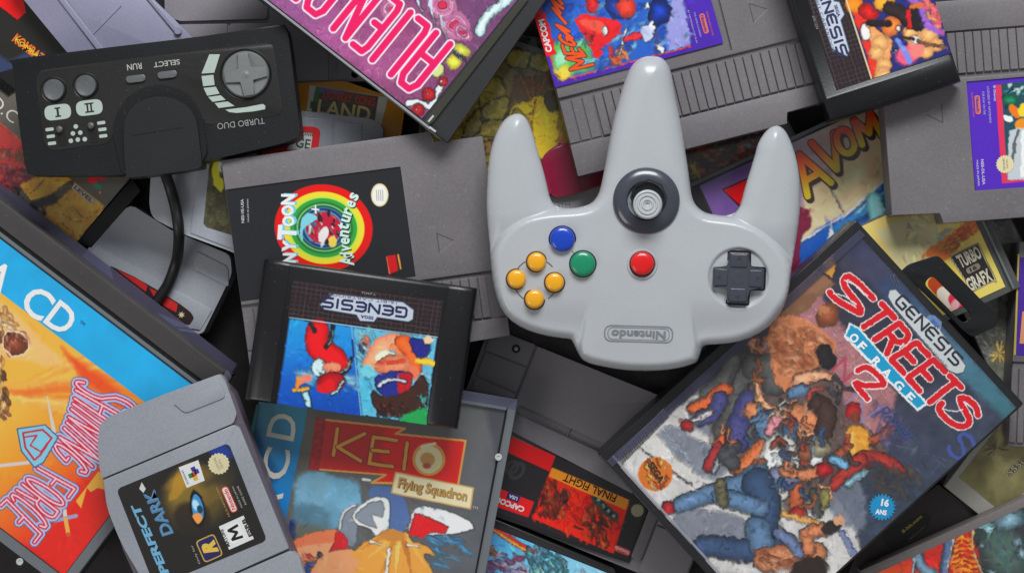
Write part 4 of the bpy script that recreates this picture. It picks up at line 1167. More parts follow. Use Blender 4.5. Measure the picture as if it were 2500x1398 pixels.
flat('print_tab', t, [rnd([(626, 987), (634, 988), (602, 1140), (594, 1138)], 1)], 42, ink((60, 120, 124)), .7)
lathe('hinge_pin', t, (1217, 1115), [(9, .8), (8, 1.2), (4, 1.2), (3, .8), (0, .8)], 42, plastic('milky_pin', (190, 192, 192), .3, 0), 20)

# long case with the blue band
f = Fr((0, 487), 37.2)
q = f.P([(-420, 0), (707, 0), (707, 640), (-420, 640)])
t = disc_case('large case with a sky-blue band and an orange blaze cover, filling the lower left', 'disc_case', q, 42, 20, SPN, group=None)
slab('hinge_bar', t, rnd(f.P([(-420, 2), (690, 2), (690, 52), (-420, 52)]), 3, 2), 42, 1.6, plastic('slate_hinge_bar', (64, 61, 60), .45, .04), .5, 2, dz=.3)
slab('hinge_groove', t, f.R(-420, 54, 700, 62), 42, .5, plastic('groove_black', (14, 14, 16), .5, 0), .1, 1, dz=-1.2)
slab('lid_edge', t, f.R(-420, 63, 704, 72), 42, .8, EDGE, .2, 1, dz=.2)
slab('clear_flange', t, f.P([(-420, -34), (705, -30), (707, 0), (-420, 0)]), 26.5, 1.2, clear('flange_acrylic', fac=.30, body=(120, 116, 140), tint=(200, 200, 225)), .2, 1)
slab('hinge_knuckle', t, rnd(f.P([(692, -6), (712, 2), (712, 56), (695, 58)]), 4, 2), 42, 3, SMK, .4, 2, dz=.6)
q2 = f.P([(-200, 76), (678, 76), (678, 636), (-200, 636)])
cv = Canvas(q2, 1.7, (40, 164, 212))
cv.mottle(.06, 50, 3)
art = f.P([(-300, 180), (690, 180), (690, 700), (-300, 700)])
keep = cv.C.copy()
cv.lgrad((0, 1040), (250, 1330), [(242, 176, 74), (238, 150, 50), (232, 104, 34), (214, 48, 28), (206, 34, 26)])
cv.warp(8, 40)
r = random.Random(8)
for k in range(34):
    a = r.uniform(-.42, .30); l = r.uniform(240, 430)
    cv.line([(0 + 20 * math.cos(a), 960 + 20 * math.sin(a)), (l * math.cos(a), 960 + l * math.sin(a))], r.choice([(250, 214, 130), (244, 180, 80), (236, 130, 44), (228, 96, 34)]), r.uniform(5, 20), 9, .55)
cv.poly([(-60, 700), (40, 760), (120, 850), (170, 900), (60, 880), (-60, 860)], (232, 186, 120), 12)
cv.poly([(150, 850), (250, 920), (330, 990), (300, 1000), (200, 930)], (222, 84, 34), 16)
cv.poly([(100, 1300), (200, 1180), (330, 1120), (340, 1300), (200, 1420), (60, 1420)], (210, 40, 28), 40)
cv.poly([(-20, 1290), (60, 1330), (160, 1398), (200, 1480), (-60, 1380)], (204, 34, 26), 14)
cv.warp(4, 12)
# generic rounded bronze shapes where the cover figures were
cv.daub([(-30, 740), (20, 760), (34, 790), (10, 830), (-30, 830)], [(206, 156, 96), (176, 110, 62), (236, 206, 160), (120, 76, 50)], 60, 13, 50, seed=3)
cv.ell(38, 838, 34, 30, 30, (128, 66, 46), 2, shade=.5); cv.daub([(10, 812), (60, 812), (66, 850), (20, 862)], [(200, 120, 90), (226, 180, 150), (90, 50, 40), (170, 90, 60)], 26, 9, 60, seed=9)
cv.ell(38, 838, 33, 29, 30, (240, 220, 190), 1.5, ring=3)
cv.daub([(-20, 860), (10, 870), (24, 1010), (0, 1030), (-20, 1020)], [(206, 160, 100), (150, 96, 60), (230, 200, 150), (100, 66, 46)], 60, 12, 70, seed=4)
m = None
tmp = cv.C; cv.C = keep * 0; cv.warp(0); cv.poly(art, (1, 1, 1), 1.4); m = cv.C; cv.C = keep * (1 - m) + tmp * m
cv.impasto([(-40, 740), (60, 760), (360, 1010), (280, 1250), (160, 1420), (-40, 1300)], 700, 16, 4, amp=.12, al=.35)
# swords
cv.line([(115, 966), (133, 1060)], (206, 200, 190), 10, 1.2, taper=[2, 11]); cv.line([(-20, 1138), (70, 1128)], (206, 200, 200), 8)
cv.line([(152, 1215), (160, 1262)], (214, 206, 190), 10); cv.line([(134, 1270), (186, 1258)], (150, 160, 190), 9); cv.line([(160, 1266), (166, 1298)], (222, 170, 90), 10); cv.ell(167, 1304, 6, 6, 0, (200, 90, 50), 1.2)
cv.poly([(185, 1222), (240, 1150), (262, 1160), (262, 1195), (238, 1190), (222, 1200), (212, 1190), (198, 1240)], (232, 172, 74), 1.5)
S1 = pathmap([(190, 925), (180, 980), (162, 1035), (128, 1095)], [(335, 992), (296, 1062), (250, 1115), (203, 1160)])
S2 = pathmap([(92, 1142), (48, 1188), (2, 1232)], [(182, 1192), (134, 1258), (84, 1322)])
for mp, wd in ((S1, 'SHINING'), (S2, 'FORCE')):
    L = word_lines(wd, mp, gap=.34, widths=[.62 if c_ == 'I' else 1 for c_ in wd])
    for l in L: cv.line(l, (64, 84, 140), 25, 1.5)
    for l in L: cv.line(l, (176, 192, 222), 21, 1.5)
for mp, wd in ((S1, 'SHINING'), (S2, 'FORCE')):
    L = word_lines(wd, mp, gap=.34, widths=[.62 if c_ == 'I' else 1 for c_ in wd])
    for l in L: cv.line(l, (192, 40, 62), 12, 1.2)
    for l in L: cv.line(l, (232, 204, 216), 4, 1)
E = [(42, 1046), (110, 1036), (142, 1066), (106, 1128), (84, 1140), (52, 1100)]
cv.poly(E, (134, 196, 214), 1.2); cv.outline(E, (52, 84, 130), 3)
E2 = [(56, 1056), (104, 1048), (126, 1068), (98, 1110), (84, 1122), (62, 1092)]
cv.outline(E2, (186, 44, 64), 5); cv.line([(60, 1066), (90, 1062), (74, 1086), (100, 1102), (116, 1080)], (186, 44, 64), 4)
cv.build('cover_print', t, 42, -.9, PRG)
text('lettering', t, 'A', (-6, 674), 37.2, 66, 70, (240, 240, 236), 42, -.7, bold=.015)
text('lettering', t, 'C', (92, 739), 37.2, 66, 74, (240, 240, 236), 42, -.7, bold=.015)
text('lettering', t, 'D', (150, 777), 37.2, 62, 70, (240, 240, 236), 42, -.7, bold=.015)
text('lettering', t, 'TM', (201, 788), 37.2, 14, 8, (24, 60, 100), 42, -.7)
slab('lid', t, f.P([(-420, 70), (706, 70), (706, 640), (-420, 640)]), 42, .6, CLR, .2, 1)
slab('lid_edge', t, f.P([(680, 74), (704, 72), (704, 640), (680, 640)]), 42, .8, EDGE, .2, 1, dz=.3)
slab('lid_edge', t, f.P([(-420, 640), (704, 640), (704, 664), (-420, 664)]), 42, 2.4, EDGE, .2, 1, dz=.1)
lathe('hinge_pin', t, (48, 1370), [(9, .8), (8, 1.2), (4, 1.2), (3, .8), (0, .8)], 42, plastic('milky_pin', (190, 192, 192), .3, 0), 20)

# wide grey cartridge, purple label, top centre
t, f, pl = flat_cart('wide grey cartridge with a purple-framed blue label, under the middle prong of the controller', (1274, -112), -14.2, 1.022, 48, 17)
cv = Canvas([(1235, -190), (1650, -300), (1766, 105), (1356, 214)], 1.7, (74, 40, 158))
cv.poly([(1290, -100), (1540, -150), (1686, 116), (1362, 200), (1300, 10)], (214, 70, 60), 1.2)
I_ = [(1293, -100), (1600, -180), (1684, 112), (1364, 196)]
cv.poly(I_, (42, 92, 178), 1.2)
cv.warp(7, 18)
cv.poly([(1340, 110), (1440, 90), (1450, 165), (1364, 196)], (90, 176, 84), 12)
cv.poly([(1355, 170), (1385, 160), (1400, 190), (1364, 197)], (226, 200, 80), 10); cv.poly([(1352, 130), (1380, 118), (1390, 150), (1362, 165)], (170, 226, 200), 8, .8)
cv.daub([(1380, 20), (1660, -40), (1680, 110), (1420, 180)], [(60, 120, 200), (40, 80, 170), (110, 170, 220), (36, 60, 150), (150, 200, 232)], 90, 16, -60, 30, seed=4, al=.6, f=3)
cv.poly([(1645, -20), (1670, -20), (1686, 110), (1630, 124), (1625, 60)], (150, 150, 206), 6)
# generic glossy shapes
cv.ell(1512, 20, 38, 26, 20, (34, 74, 176), 2, shade=.8); cv.ell(1530, 18, 24, 26, 10, (226, 70, 52), 2, shade=.5); cv.ell(1608, 30, 30, 34, 20, (26, 60, 160), 2, shade=.9); cv.ell(1445, 12, 20, 15, 40, (206, 40, 44), 2, shade=.6)
cv.poly(smooth([(1402, 48), (1430, 34), (1470, 42), (1516, 56), (1508, 84), (1480, 112), (1458, 148), (1446, 120), (1430, 88)], 4), (208, 34, 40), 1.5)
cv.poly(smooth([(1412, 50), (1440, 46), (1480, 60), (1470, 80), (1440, 74)], 4), (232, 86, 70), 5)
cv.ell(1478, 74, 9, 12, 10, (226, 226, 224), 2); cv.daub([(1425, 76), (1450, 80), (1448, 106), (1428, 100)], [(222, 222, 226), (200, 40, 44), (120, 30, 40)], 16, 6, seed=2)
cv.daub([(1485, 118), (1530, 122), (1534, 148), (1500, 156)], [(226, 90, 56), (206, 50, 40), (240, 150, 80)], 24, 9, seed=3)
cv.line([(1527, 70), (1515, 135)], (232, 238, 244), 6, 2); cv.line([(1532, 96), (1580, 80)], (200, 40, 46), 17, 2, tube=.7); cv.poly([(1556, 68), (1600, 62), (1598, 84), (1578, 106)], (190, 196, 220), 2); cv.line([(1600, 66), (1604, 130)], (60, 70, 130), 14, 2)
cv.ell(1592, 62, 7, 14, 5, (232, 236, 244), 2); cv.ell(1613, 118, 7, 15, -15, (232, 236, 244), 2); cv.ell(1580, 14, 5, 10, 0, (220, 232, 244), 2)
cv.warp(0)
cv.poly([(1300, 40), (1331, 32), (1358, 130), (1326, 140)], (214, 24, 32), 1.2)
cv.impasto([(1300, -50), (1690, -50), (1690, 120), (1360, 200)], 900, 10, 5, amp=.28); cv.ragged(3, 10)
mp = pathmap([(1448, 158), (1403, 108), (1378, 50), (1362, -70)], [(1394, 174), (1366, 92), (1347, 12), (1328, -66)])
L = word_lines('MEGA MAN', mp, gap=.34, widths=[1.5, .85, 1, 1, .5, 1.3, 1, 1])
for l in L: cv.line(l, (30, 30, 60), 11)
for l in L: cv.line(l, (232, 84, 30), 7)
cv.build('label', t, 48, -.55, PRG)
text('lettering', t, 'CAPCOM', (1331, 88), -104.6, 82, 16, (236, 226, 226), 48, -.4, bold=.045)
flat('logo_pill', t, [rnd(rect(1719, 58, 50, 13, 75), 6)], 48, ink((226, 110, 84)), -.45)
text('lettering', t, 'Nintendo', (1719, 58), 75, 42, 8, (70, 40, 150), 48, -.35, bold=.02)
text('lettering', t, 'ENTERTAINMENT SYSTEM', (1733, 58), 75, 60, 4, (226, 110, 84), 48, -.4)
text('lettering', t, 'THIS GAME IS LICENSED', (1703, 60), 75, 62, 4, (190, 180, 220), 48, -.4)
text('lettering', t, 'BY NINTENDO FOR PLAY', (1691, 66), 75, 84, 4, (190, 180, 220), 48, -.4)

# wide grey cartridge, right
t, f, pl = flat_cart('large grey cartridge with a purple label of small lettering, cut off by the right edge', (2809, 506), 175.6, .985, 50, 17)
LB = f.R(0, 75, 432, 345)
cv = Canvas([(2358, 198), (2620, 178), (2640, 448), (2382, 467)], 1.7, (82, 44, 168))
cv.poly([(2430, 208), (2620, 192), (2640, 430), (2446, 448)], (206, 56, 90), 1.2)
cv.poly([(2444, 204), (2620, 190), (2636, 426), (2460, 440)], (34, 74, 84), 1.2)
cv.warp(5, 14)
cv.daub([(2444, 206), (2510, 200), (2520, 300), (2452, 300)], [(40, 90, 96), (26, 50, 66), (70, 150, 150), (200, 220, 214)], 40, 8, -40, seed=5)
cv.ell(2466, 246, 20, 12, 10, (26, 120, 84), 2, shade=.6); cv.ell(2478, 272, 12, 18, -40, (226, 116, 40), 2); cv.ell(2460, 290, 14, 9, 30, (230, 230, 226), 2); cv.ell(2492, 308, 14, 20, 10, (232, 140, 40), 3); cv.ell(2498, 270, 12, 16, 0, (236, 200, 60), 3)
cv.poly([(2462, 320), (2500, 310), (2510, 440), (2460, 438)], (188, 194, 198), 3); cv.line([(2484, 320), (2466, 410)], (90, 96, 96), 7, 2); cv.line([(2500, 320), (2496, 430)], (230, 232, 228), 10, 2)
cv.warp(0)
cv.build('label', t, 50, -.55, PRG)
flat('seal', t, [star(2454, 401, 23, 20, 20)], 50, ink((226, 214, 170)), -.4)
text('lettering', t, 'OFFICIAL', (2451, 401), 85, 30, 5, (150, 130, 90), 50, -.3)
text('lettering', t, 'SEAL', (2459, 401), 85, 24, 4, (150, 130, 90), 50, -.3)
flat('logo_pill', t, [rnd(rect(2387, 256, 46, 13, 86), 6)], 50, ink((226, 120, 84)), -.45)
text('lettering', t, 'Nintendo', (2387, 256), 86, 38, 8, (82, 44, 168), 50, -.35, bold=.02)
text('lettering', t, 'ENTERTAINMENT SYSTEM', (2375, 256), 86, 60, 4, (226, 110, 84), 50, -.4)
text('lettering', t, 'LICENSED BY NINTENDO', (2415, 256), 86, 90, 5, (196, 186, 220), 50, -.4)
text('lettering', t, 'FOR PLAY ON THE', (2402, 252), 86, 56, 5, (196, 186, 220), 50, -.4)
text('lettering', t, '© Disney', (2428, 228), 86, 40, 7, (206, 200, 226), 50, -.4, bold=.02)
text('lettering', t, 'NES-DL-USA', (2400, 420), 86, 62, 7, (206, 200, 226), 50, -.4, bold=.02)
text('lettering', t, 'MADE IN JAPAN', (2387, 422), 86, 62, 6, (206, 200, 226), 50, -.4, bold=.01)

# wide grey cartridge with the rainbow disc
t, f, pl = flat_cart('wide grey cartridge with a black label and a rainbow disc, left of the three-pronged controller', (540, 392), -7.9, 1.0, 54, 17)
cv = Canvas(f.R(1, 75, 432, 346), 1.6, (35, 35, 38))
O = (790, 556)
for rx, c_ in [(120, (206, 24, 22)), (100, (240, 208, 60)), (88, (190, 214, 80)), (82, (50, 150, 62)), (72, (40, 110, 58)), (66, (120, 190, 110)), (62, (34, 70, 60)), (58, (60, 120, 130)), (54, (40, 50, 110)), (48, (52, 150, 170)), (44, (180, 30, 60))]:
    cv.ell(O[0], O[1], rx, rx * .88, 8, c_, 1.4)
cv.warp(3, 9)
cv.daub([(750, 520), (820, 515), (830, 590), (760, 600)], [(40, 30, 36), (200, 40, 70), (232, 228, 226), (60, 130, 160), (210, 120, 120), (30, 24, 30)], 40, 8, 70, seed=7)
cv.poly(smooth([(735, 540), (750, 520), (775, 530), (760, 545), (742, 560), (738, 590), (732, 570)], 4), (130, 200, 210), 2)
cv.ell(790, 572, 11, 20, 20, (226, 222, 220), 2); cv.ell(812, 590, 10, 14, 0, (232, 200, 90), 2)
cv.impasto(ellipse(790, 556, 50, 46), 200, 6, 4, amp=.3)
cv.warp(0)
cv.line([(762, 510), (778, 512)], (232, 232, 232), 4); cv.line([(770, 502), (771, 520)], (232, 232, 232), 4)
cv.ell(927, 476, 21, 28, 0, (232, 214, 170), 1.2); cv.ell(927, 476, 17, 24, 0, (238, 234, 226), 1.2)
for k in range(4): cv.line([(919 + k * 5, 464), (920 + k * 5, 490)], (140, 136, 130), 1.6)
cv.poly([(945, 625), (966, 622), (972, 660), (952, 668)], (196, 24, 30), 1.2); cv.line([(972, 622), (978, 655)], (226, 150, 60), 4); cv.line([(944, 628), (951, 668)], (226, 110, 80), 2.5)
cv.build('label', t, 54, -.55, PRG)
for c_, dx, dz in (((120, 206, 226), 6, -.42), ((238, 240, 240), 0, -.36)):
    for ch, p, an, w, h in [('N', (706, 630), -88, 24, 32), ('Y', (706, 601), -84, 30, 34), ('T', (701, 568), -86, 36, 46), ('O', (704, 540), -94, 26, 30), ('O', (702, 514), -96, 26, 30), ('N', (703, 487), -88, 26, 34)]:
        text('lettering', t, ch, (p[0] + dx, p[1] - dx * .3), an, w, h, c_, 54, dz, bold=.045)
for i, (ch, h_) in enumerate(zip('Adventures', (34, 30, 20, 20, 20, 26, 20, 20, 20, 20))):
    q_ = i / 9; yy = 642 - 162 * q_ - (6 if i == 0 else 0); xx = 852 - 12 * math.sin(q_ * 2.6) + 26 * max(0, q_ - .55) * 1.6; an = -98 + 30 * q_ + 6
    for c_, dz, o_, bo in (((20, 60, 50), -.42, 2.5, .05), ((214, 240, 226), -.36, 0, .03)):
        text('lettering', t, ch, (xx + o_ + (h_ - 20) * -.4, yy + o_), an, 16 if i else 24, h_ + 2, c_, 54, dz, bold=bo)
text('lettering', t, 'NES-VE-USA', (592, 515), -92, 58, 7, (196, 196, 196), 54, -.4, bold=.02)
text('lettering', t, 'MADE IN JAPAN', (606, 514), -92, 56, 5, (176, 176, 176), 54, -.4, bold=.02)

# pink cased game, top
fI = Fr((1092, 348), 217.2)
PI_ = Pl(65, (1092, 348), 0, 0)
q = [(1092, 348), (600, -25), (900, -420), (1392, -60)]
q = [(1092, 348), (1301, 44), (1420, -130), (940, -500), (560, -55), (632, 0)]
t = disc_case('thick case with a magenta marbled cover and pink block letters, at the top edge', 'disc_case', [(1092, 348), (1330, 2), (1500, -240), (1000, -600), (500, -100)], PI_, 10, plastic('dark_grey_tray_c', (50, 50, 51), .45, .05), group=None)
q2 = [(1031, 292), (1268, -6), (900, -300), (610, -36)]
cv = Canvas([(1030, 290), (1262, 2), (860, -310), (627, -22)], 1.7, (150, 86, 132))
cv.lgrad((700, 60), (1150, 40), [(150, 88, 140), (158, 84, 132), (142, 76, 116), (116, 70, 112)])
cv.warp(3, 10)
r = random.Random(4)
n1 = np.abs(fbm(cv.PX, cv.PY, 26, 21, 3) - .5); n2 = np.abs(fbm(cv.PX, cv.PY, 15, 33, 3) - .5)
mm = np.clip(1 - n1 / .03, 0, 1)[..., None] * .55; cv.C = cv.C * (1 - mm) + np.array((206, 140, 176.)) * mm
mm = np.clip(1 - n2 / .03, 0, 1)[..., None] * .5; cv.C = cv.C * (1 - mm) + np.array((96, 52, 100.)) * mm
cv.mottle(.18, 60, 4)
# plain pink swirls and a few yellow and red rounded shapes
cv.poly(smooth([(940, -40), (960, 10), (980, 30), (975, 0), (960, -50)], 4), (200, 216, 226), 2)
for c_ in [((1110, 62), 42, 36), ((1080, 14), 40, 34), ((955, 24), 26, 26), ((1130, 80), 28, 18)]:
    cv.ell(c_[0][0], c_[0][1], c_[1], c_[2], 40, (222, 150, 186), 3, shade=.4)
    for k in range(4): cv.ell(c_[0][0], c_[0][1], c_[1] * (.85 - k * .2), c_[2] * (.85 - k * .2), 40, (190, 100, 150) if k % 2 == 0 else (236, 176, 204), 1.5, ring=3.5)
    cv.ell(c_[0][0], c_[0][1], c_[1] * .3, c_[2] * .3, 0, (206, 40, 80), 2)
cv.line(smooth([(1050, -20), (1052, 20), (1062, 62)], 4, False), (206, 214, 230), 9, 2, taper=[12, 3]); cv.line(smooth([(1076, 40), (1080, 70), (1096, 104)], 4, False), (206, 214, 230), 9, 2, taper=[10, 2]); cv.line(smooth([(1020, -20), (1022, 10), (1034, 34)], 4, False), (206, 214, 230), 9, 2, taper=[10, 2])
cv.line(smooth([(1172, 78), (1185, 44), (1225, 10), (1250, -10)], 4, False), (186, 214, 214), 26, 2, tube=.5)
cv.ell(1127, 124, 22, 16, 25, (206, 206, 84), 2, shade=.4); cv.ell(1108, 152, 19, 19, 0, (222, 214, 84), 2, shade=.4); cv.ell(1070, 172, 14, 18, 30, (206, 214, 140), 2); cv.ell(1120, 136, 20, 7, 30, (214, 214, 210), 2)
for k in range(6): cv.line([(1106 + k * 6, 126 + k * 3), (1108 + k * 6, 136 + k * 3)], (40, 36, 36), 2.5)
cv.line(smooth([(996, 254), (1026, 250), (1050, 262), (1064, 232), (1076, 210)], 4, False), (226, 230, 230), 15, 2)
for c_ in [(1047, 230, 17), (1081, 199, 12), (1020, 268, 15)]: cv.ell(c_[0], c_[1], c_[2], c_[2], 0, (206, 28, 44), 1.5, shade=.7); cv.ell(c_[0] - 2, c_[1], 3, 3, 0, (240, 220, 220), 1.5)
cv.impasto([(900, -60), (1280, -60), (1200, 120), (1030, 290), (980, 240)], 600, 7, 4, amp=.22); cv.ragged(3, 9, ink=.6)
cv.warp(0)
def lm(o_, s0):
    return lambda a, b: (o_[0] - .797 * a + .0 - .605 * b, o_[1] - .604 * a + .797 * b)
TP = (1104, 112)       # start of the lettering (bottom of the first letter)
glyph = {'a': [[(0, 0), (0, .86), (.22, 1), (.78, 1), (1, .86), (1, 0)], [(0, .42), (1, .42)]], 'l': [[(0, 1), (0, .12), (.14, 0), (.9, 0)]], 'i': [[(.5, 0), (.5, 1)]],
         'e': [[(.9, 1), (.14, 1), (0, .88), (0, .12), (.14, 0), (.9, 0)], [(0, .5), (.7, .5)]], 'n': [[(0, 0), (0, 1), (.9, 0), (.9, 1)]],
         'c': [[(1, .7), (1, .88), (.8, 1), (.2, 1), (0, .88), (0, .12), (.2, 0), (.9, 0)]], 'r': [[(0, 0), (0, 1), (.85, 1), (1, .86), (1, .6), (.85, .46), (0, .46)], [(.5, .46), (1, 0)]]}
LL = []
x = 6
a_ = math.radians(218.5); du = (math.cos(a_), math.sin(a_)); dv = (-.63, .777)
for ch, wd, adv in [('a', 44, 66), ('l', 38, 52), ('i', 12, 34), ('e', 36, 56), ('n', 42, 84), ('c', 46, 70), ('r', 46, 66), ('l', 40, 60)]:
    for ln in glyph[ch]:
        LL.append([(TP[0] + du[0] * (x + gx * wd) + dv[0] * gy * 148, TP[1] + du[1] * (x + gx * wd) + dv[1] * gy * 148) for gx, gy in ln])
    x += adv
for l in LL: cv.line(l, (240, 226, 236), 24, 1.2)
for l in LL: cv.line(l, (220, 18, 98), 16, 1.2)
cv.build('cover_print', t, PI_, -.9, PRG)
slab('lid', t, [(1034, 300), (1272, 2), (1500, -290), (1030, -620), (540, -90)], PI_, .6, CLR, .2, 1)
slab('lid_edge', t, [(1088, 349), (1070, 338), (590, -40), (632, -14), (1046, 312)], PI_, 1.2, clear('smoky_rim', fac=.5, body=(92, 92, 94), tint=(190, 190, 195), rough=.12), .25, 1, dz=.3)
slab('lid_edge', t, [(1042, 310), (1036, 296), (1270, 0), (1290, 0), (1060, 296)], PI_, 1.2, clear('smoky_rim_b', fac=.4, body=(96, 96, 84), tint=(190, 190, 195), rough=.12), .25, 1, dz=.3)
slab('rim_line', t, [(600, -32), (604, -36), (1052, 312), (1048, 316)], PI_, .3, plastic('rim_highlight', (150, 152, 156), .25, 0), .08, 1, dz=.5)
for p in ((1052, 290), (1056, 316)): slab('rim_corner', t, rect(p[0], p[1], 20, 5, -50 if p[1] < 300 else 37), PI_, .3, plastic('rim_highlight2', (190, 194, 198), .25, 0), .08, 1, dz=.55)
# ================================================================== top layer
# big boxed game with the red brush title
f = Fr((2090, 536), 47.6)
q = f.P([(0, 0), (608, 0), (608, 852), (0, 852)])
t = thing('game_box', 'big dark hinged box with a red brush title and a blue starburst sticker', 'game box', f(300, 420), 33)
slab('shell', t, rnd(q, 5, 3), 58, 25, plastic('box_black', (28, 28, 31), .35, .08, coat=.2), .9, dz=-.4)
T_ = rnd(f.P([(132, 4), (132, -66), (146, -84), (206, -118)]), 2)
tab = rnd([(2200, 662), (2218, 645), (2290, 622), (2440, 778), (2432, 797), (2375, 824), (2352, 806)], [4, 10, 12, 14, 10, 12, 4], 4)
slab('hang_tab', t, tab, 50, 1.6, BLK2, .5, 3, holes=[rnd(rect(2315, 731, 140, 30, 45), 14, 4)])
q2 = f.P([(24, 20), (602, 20), (602, 832), (24, 832)])
cv = Canvas(q2, 1.6, (52, 54, 70))
cv.lgrad((2150, 640), (2300, 1200), [(58, 56, 72), (50, 52, 66), (62, 66, 84), (58, 68, 86)])
cv.mottle(.25, 40, 3)
cv.warp(3, 14)
cv.lgrad((2110, 560), (2480, 990), [(54, 56, 82), (54, 74, 108), (72, 116, 140), (60, 110, 120)], f.P([(24, 20), (608, 20), (608, 60), (300, 84), (24, 70)]), 16)  # bluish reflection along the film's upper right edge, painted into the cover
cv.poly([(2105, 600), (2180, 660), (2140, 700), (2080, 660)], (70, 66, 92), 14, .7)
for k in range(3): cv.line([(2168 + k * 6, 650), (2186 + k * 6, 702)], (120, 130, 158), 1.8)
# brick wall
Bk = [(1900, 742), (2000, 712), (2060, 800), (2120, 880), (2190, 960), (2150, 1090), (2020, 1130), (1900, 1060), (1840, 900)]
cv.poly(Bk, (170, 112, 116), 10)
keep = cv.C.copy()
for k in range(-4, 22):
    o_ = f.inv(1900, 720)
    cv.line([f(o_[0] - 60, o_[1] - 260 + k * 19), f(o_[0] + 420, o_[1] - 260 + k * 19 + 30)], (208, 160, 160), 2)
for k in range(0, 16):
    for j in range(10):
        o_ = f.inv(1900, 720); a = (o_[0] - 60 + j * 44 + (k % 2) * 22, o_[1] - 255 + k * 19 + j * 2.6)
        cv.line([f(*a), f(a[0] - 2, a[1] + 19)], (208, 160, 160), 1.8)
tmp = cv.C; cv.C = keep * 0; cv.poly(Bk, (1, 1, 1), 10); m = cv.C; cv.C = keep * (1 - m) + tmp * m
cv.poly([(1985, 650), (2038, 692), (1935, 785), (1885, 760), (1920, 700)], (132, 92, 68), 2); cv.poly([(1990, 655), (2030, 686), (1990, 720), (1950, 700)], (150, 106, 78), 8, .7)
cv.poly([(2010, 630), (2036, 606), (2040, 640), (2034, 680), (2004, 662)], (206, 146, 66), 2)
cv.daub([(1990, 640), (2036, 612), (2034, 676), (1995, 660)], [(220, 170, 110), (176, 104, 60), (230, 190, 120)], 20, 7, seed=3)
# pavement
Fl = [(1500, 1150), (1640, 1000), (1720, 940), (1800, 990), (1880, 1150), (1960, 1200), (2030, 1190), (2090, 1290), (2120, 1420), (1900, 1600), (1740, 1420)]
cv.poly(Fl, (206, 202, 198), 8)
for p in ([(1640, 1040), (1720, 1080), (1800, 1110), (1740, 1170), (1660, 1120), (1610, 1060)], [(1680, 980), (1800, 980), (1830, 1060), (1720, 1060)], [(1660, 1240), (1800, 1260), (1830, 1310), (1720, 1350), (1650, 1300)], [(1990, 1170), (2100, 1180), (2110, 1290), (2040, 1260)]):
    cv.poly(smooth(p, 3), (112, 118, 132), 9, .85)
cv.line([(1618, 1046), (1690, 1128)], (160, 170, 184), 3, 1.5); cv.line([(1560, 1090), (1705, 1195)], (110, 106, 104), 1.6); cv.line([(2160, 1076), (2340, 1130)], (104, 108, 124), 1.8)
cv.mottle(.1, 22, 9)
# tumbling, plain rounded forms in flesh, denim, grey, white, orange and red
cv.warp(3, 10)
FL, FD, FL2 = (188, 116, 78), (134, 76, 50), (208, 148, 112)
DN, DND, GR, NV = (84, 112, 142), (52, 72, 102), (78, 78, 76), (66, 66, 114)
CL = smooth([(1735, 960), (1800, 880), (1880, 850), (2000, 890), (2060, 980), (2120, 1050), (2170, 1130), (2070, 1160), (1990, 1210), (1930, 1260), (1880, 1180), (1800, 1160), (1745, 1090)], 4)
cv.poly(CL, (92, 78, 74), 12, .9)
cv.daub(CL, [(74, 62, 60), (110, 88, 78), (60, 56, 66), (130, 96, 80), (86, 84, 92)], 160, 15, 60, seed=21, al=.8)
rl = random.Random(77)
def lim(pts, c, w, tp=None):
    sp = smooth(pts, 4, False)
    cv.line(sp, [v * .35 for v in c], w + 4, 2.5, .7, taper=[q_ + 4 for q_ in tp] if tp else None)
    cv.line(sp, c, w, 2, tube=.45, taper=tp)
    for k in range(int(len(sp) * 1.1)):
        i = rl.randrange(len(sp) - 1); a, b = sp[i], sp[i + 1]
        dx, dy = b[0] - a[0], b[1] - a[1]; l = math.hypot(dx, dy) or 1
        ww = (w if not tp else min(tp)) * .36; o1, o2 = rl.uniform(-ww, ww), rl.uniform(-ww, ww); s1 = rl.uniform(-w * .2, w * .3)
        g = rl.choice([.62, .74, 1.22, 1.35])
        cv.line([(a[0] - dy / l * o1, a[1] + dx / l * o1), (a[0] + dx / l * s1 - dy / l * o2, a[1] + dy / l * s1 + dx / l * o2)], [min(250, v * g) for v in c], rl.uniform(2.5, 6), 3, .55)
lim([(1840, 836), (1846, 870)], FL, 30); cv.daub([(1825, 830), (1880, 820), (1890, 880), (1840, 900)], [FL, FD, FL2], 20, 12, 60, seed=1)
lim([(1850, 905), (1800, 925), (1795, 1000), (1770, 1050)], GR, 56); lim([(1840, 895), (1900, 900), (1890, 935)], GR, 60); lim([(1790, 880), (1760, 940), (1730, 960)], (84, 84, 82), 40)
lim([(1770, 950), (1720, 985), (1690, 995)], (196, 92, 48), 34, [36, 18]); lim([(1760, 970), (1740, 1010), (1710, 1020)], NV, 34); lim([(1735, 1005), (1690, 1030)], (186, 180, 184), 16); cv.ell(1678, 1038, 16, 14, 0, (190, 34, 44), 2, shade=.6)
lim([(1775, 1055), (1752, 1090)], (190, 90, 50), 26); lim([(1752, 1090), (1730, 1140)], (150, 44, 50), 26); lim([(1765, 1100), (1742, 1150)], (150, 156, 164), 14)
lim([(1826, 980), (1800, 1050), (1800, 1080)], NV, 52); lim([(1845, 960), (1856, 1005)], (214, 200, 90), 16, [6, 18])
lim([(1836, 1000), (1860, 1030)], FL, 40); lim([(1862, 1030), (1880, 1070), (1850, 1086)], DN, 50); lim([(1862, 1096), (1820, 1135), (1795, 1140)], (196, 104, 60), 46, [50, 30])
lim([(1790, 1090), (1770, 1110), (1790, 1130)], (66, 66, 70), 34)
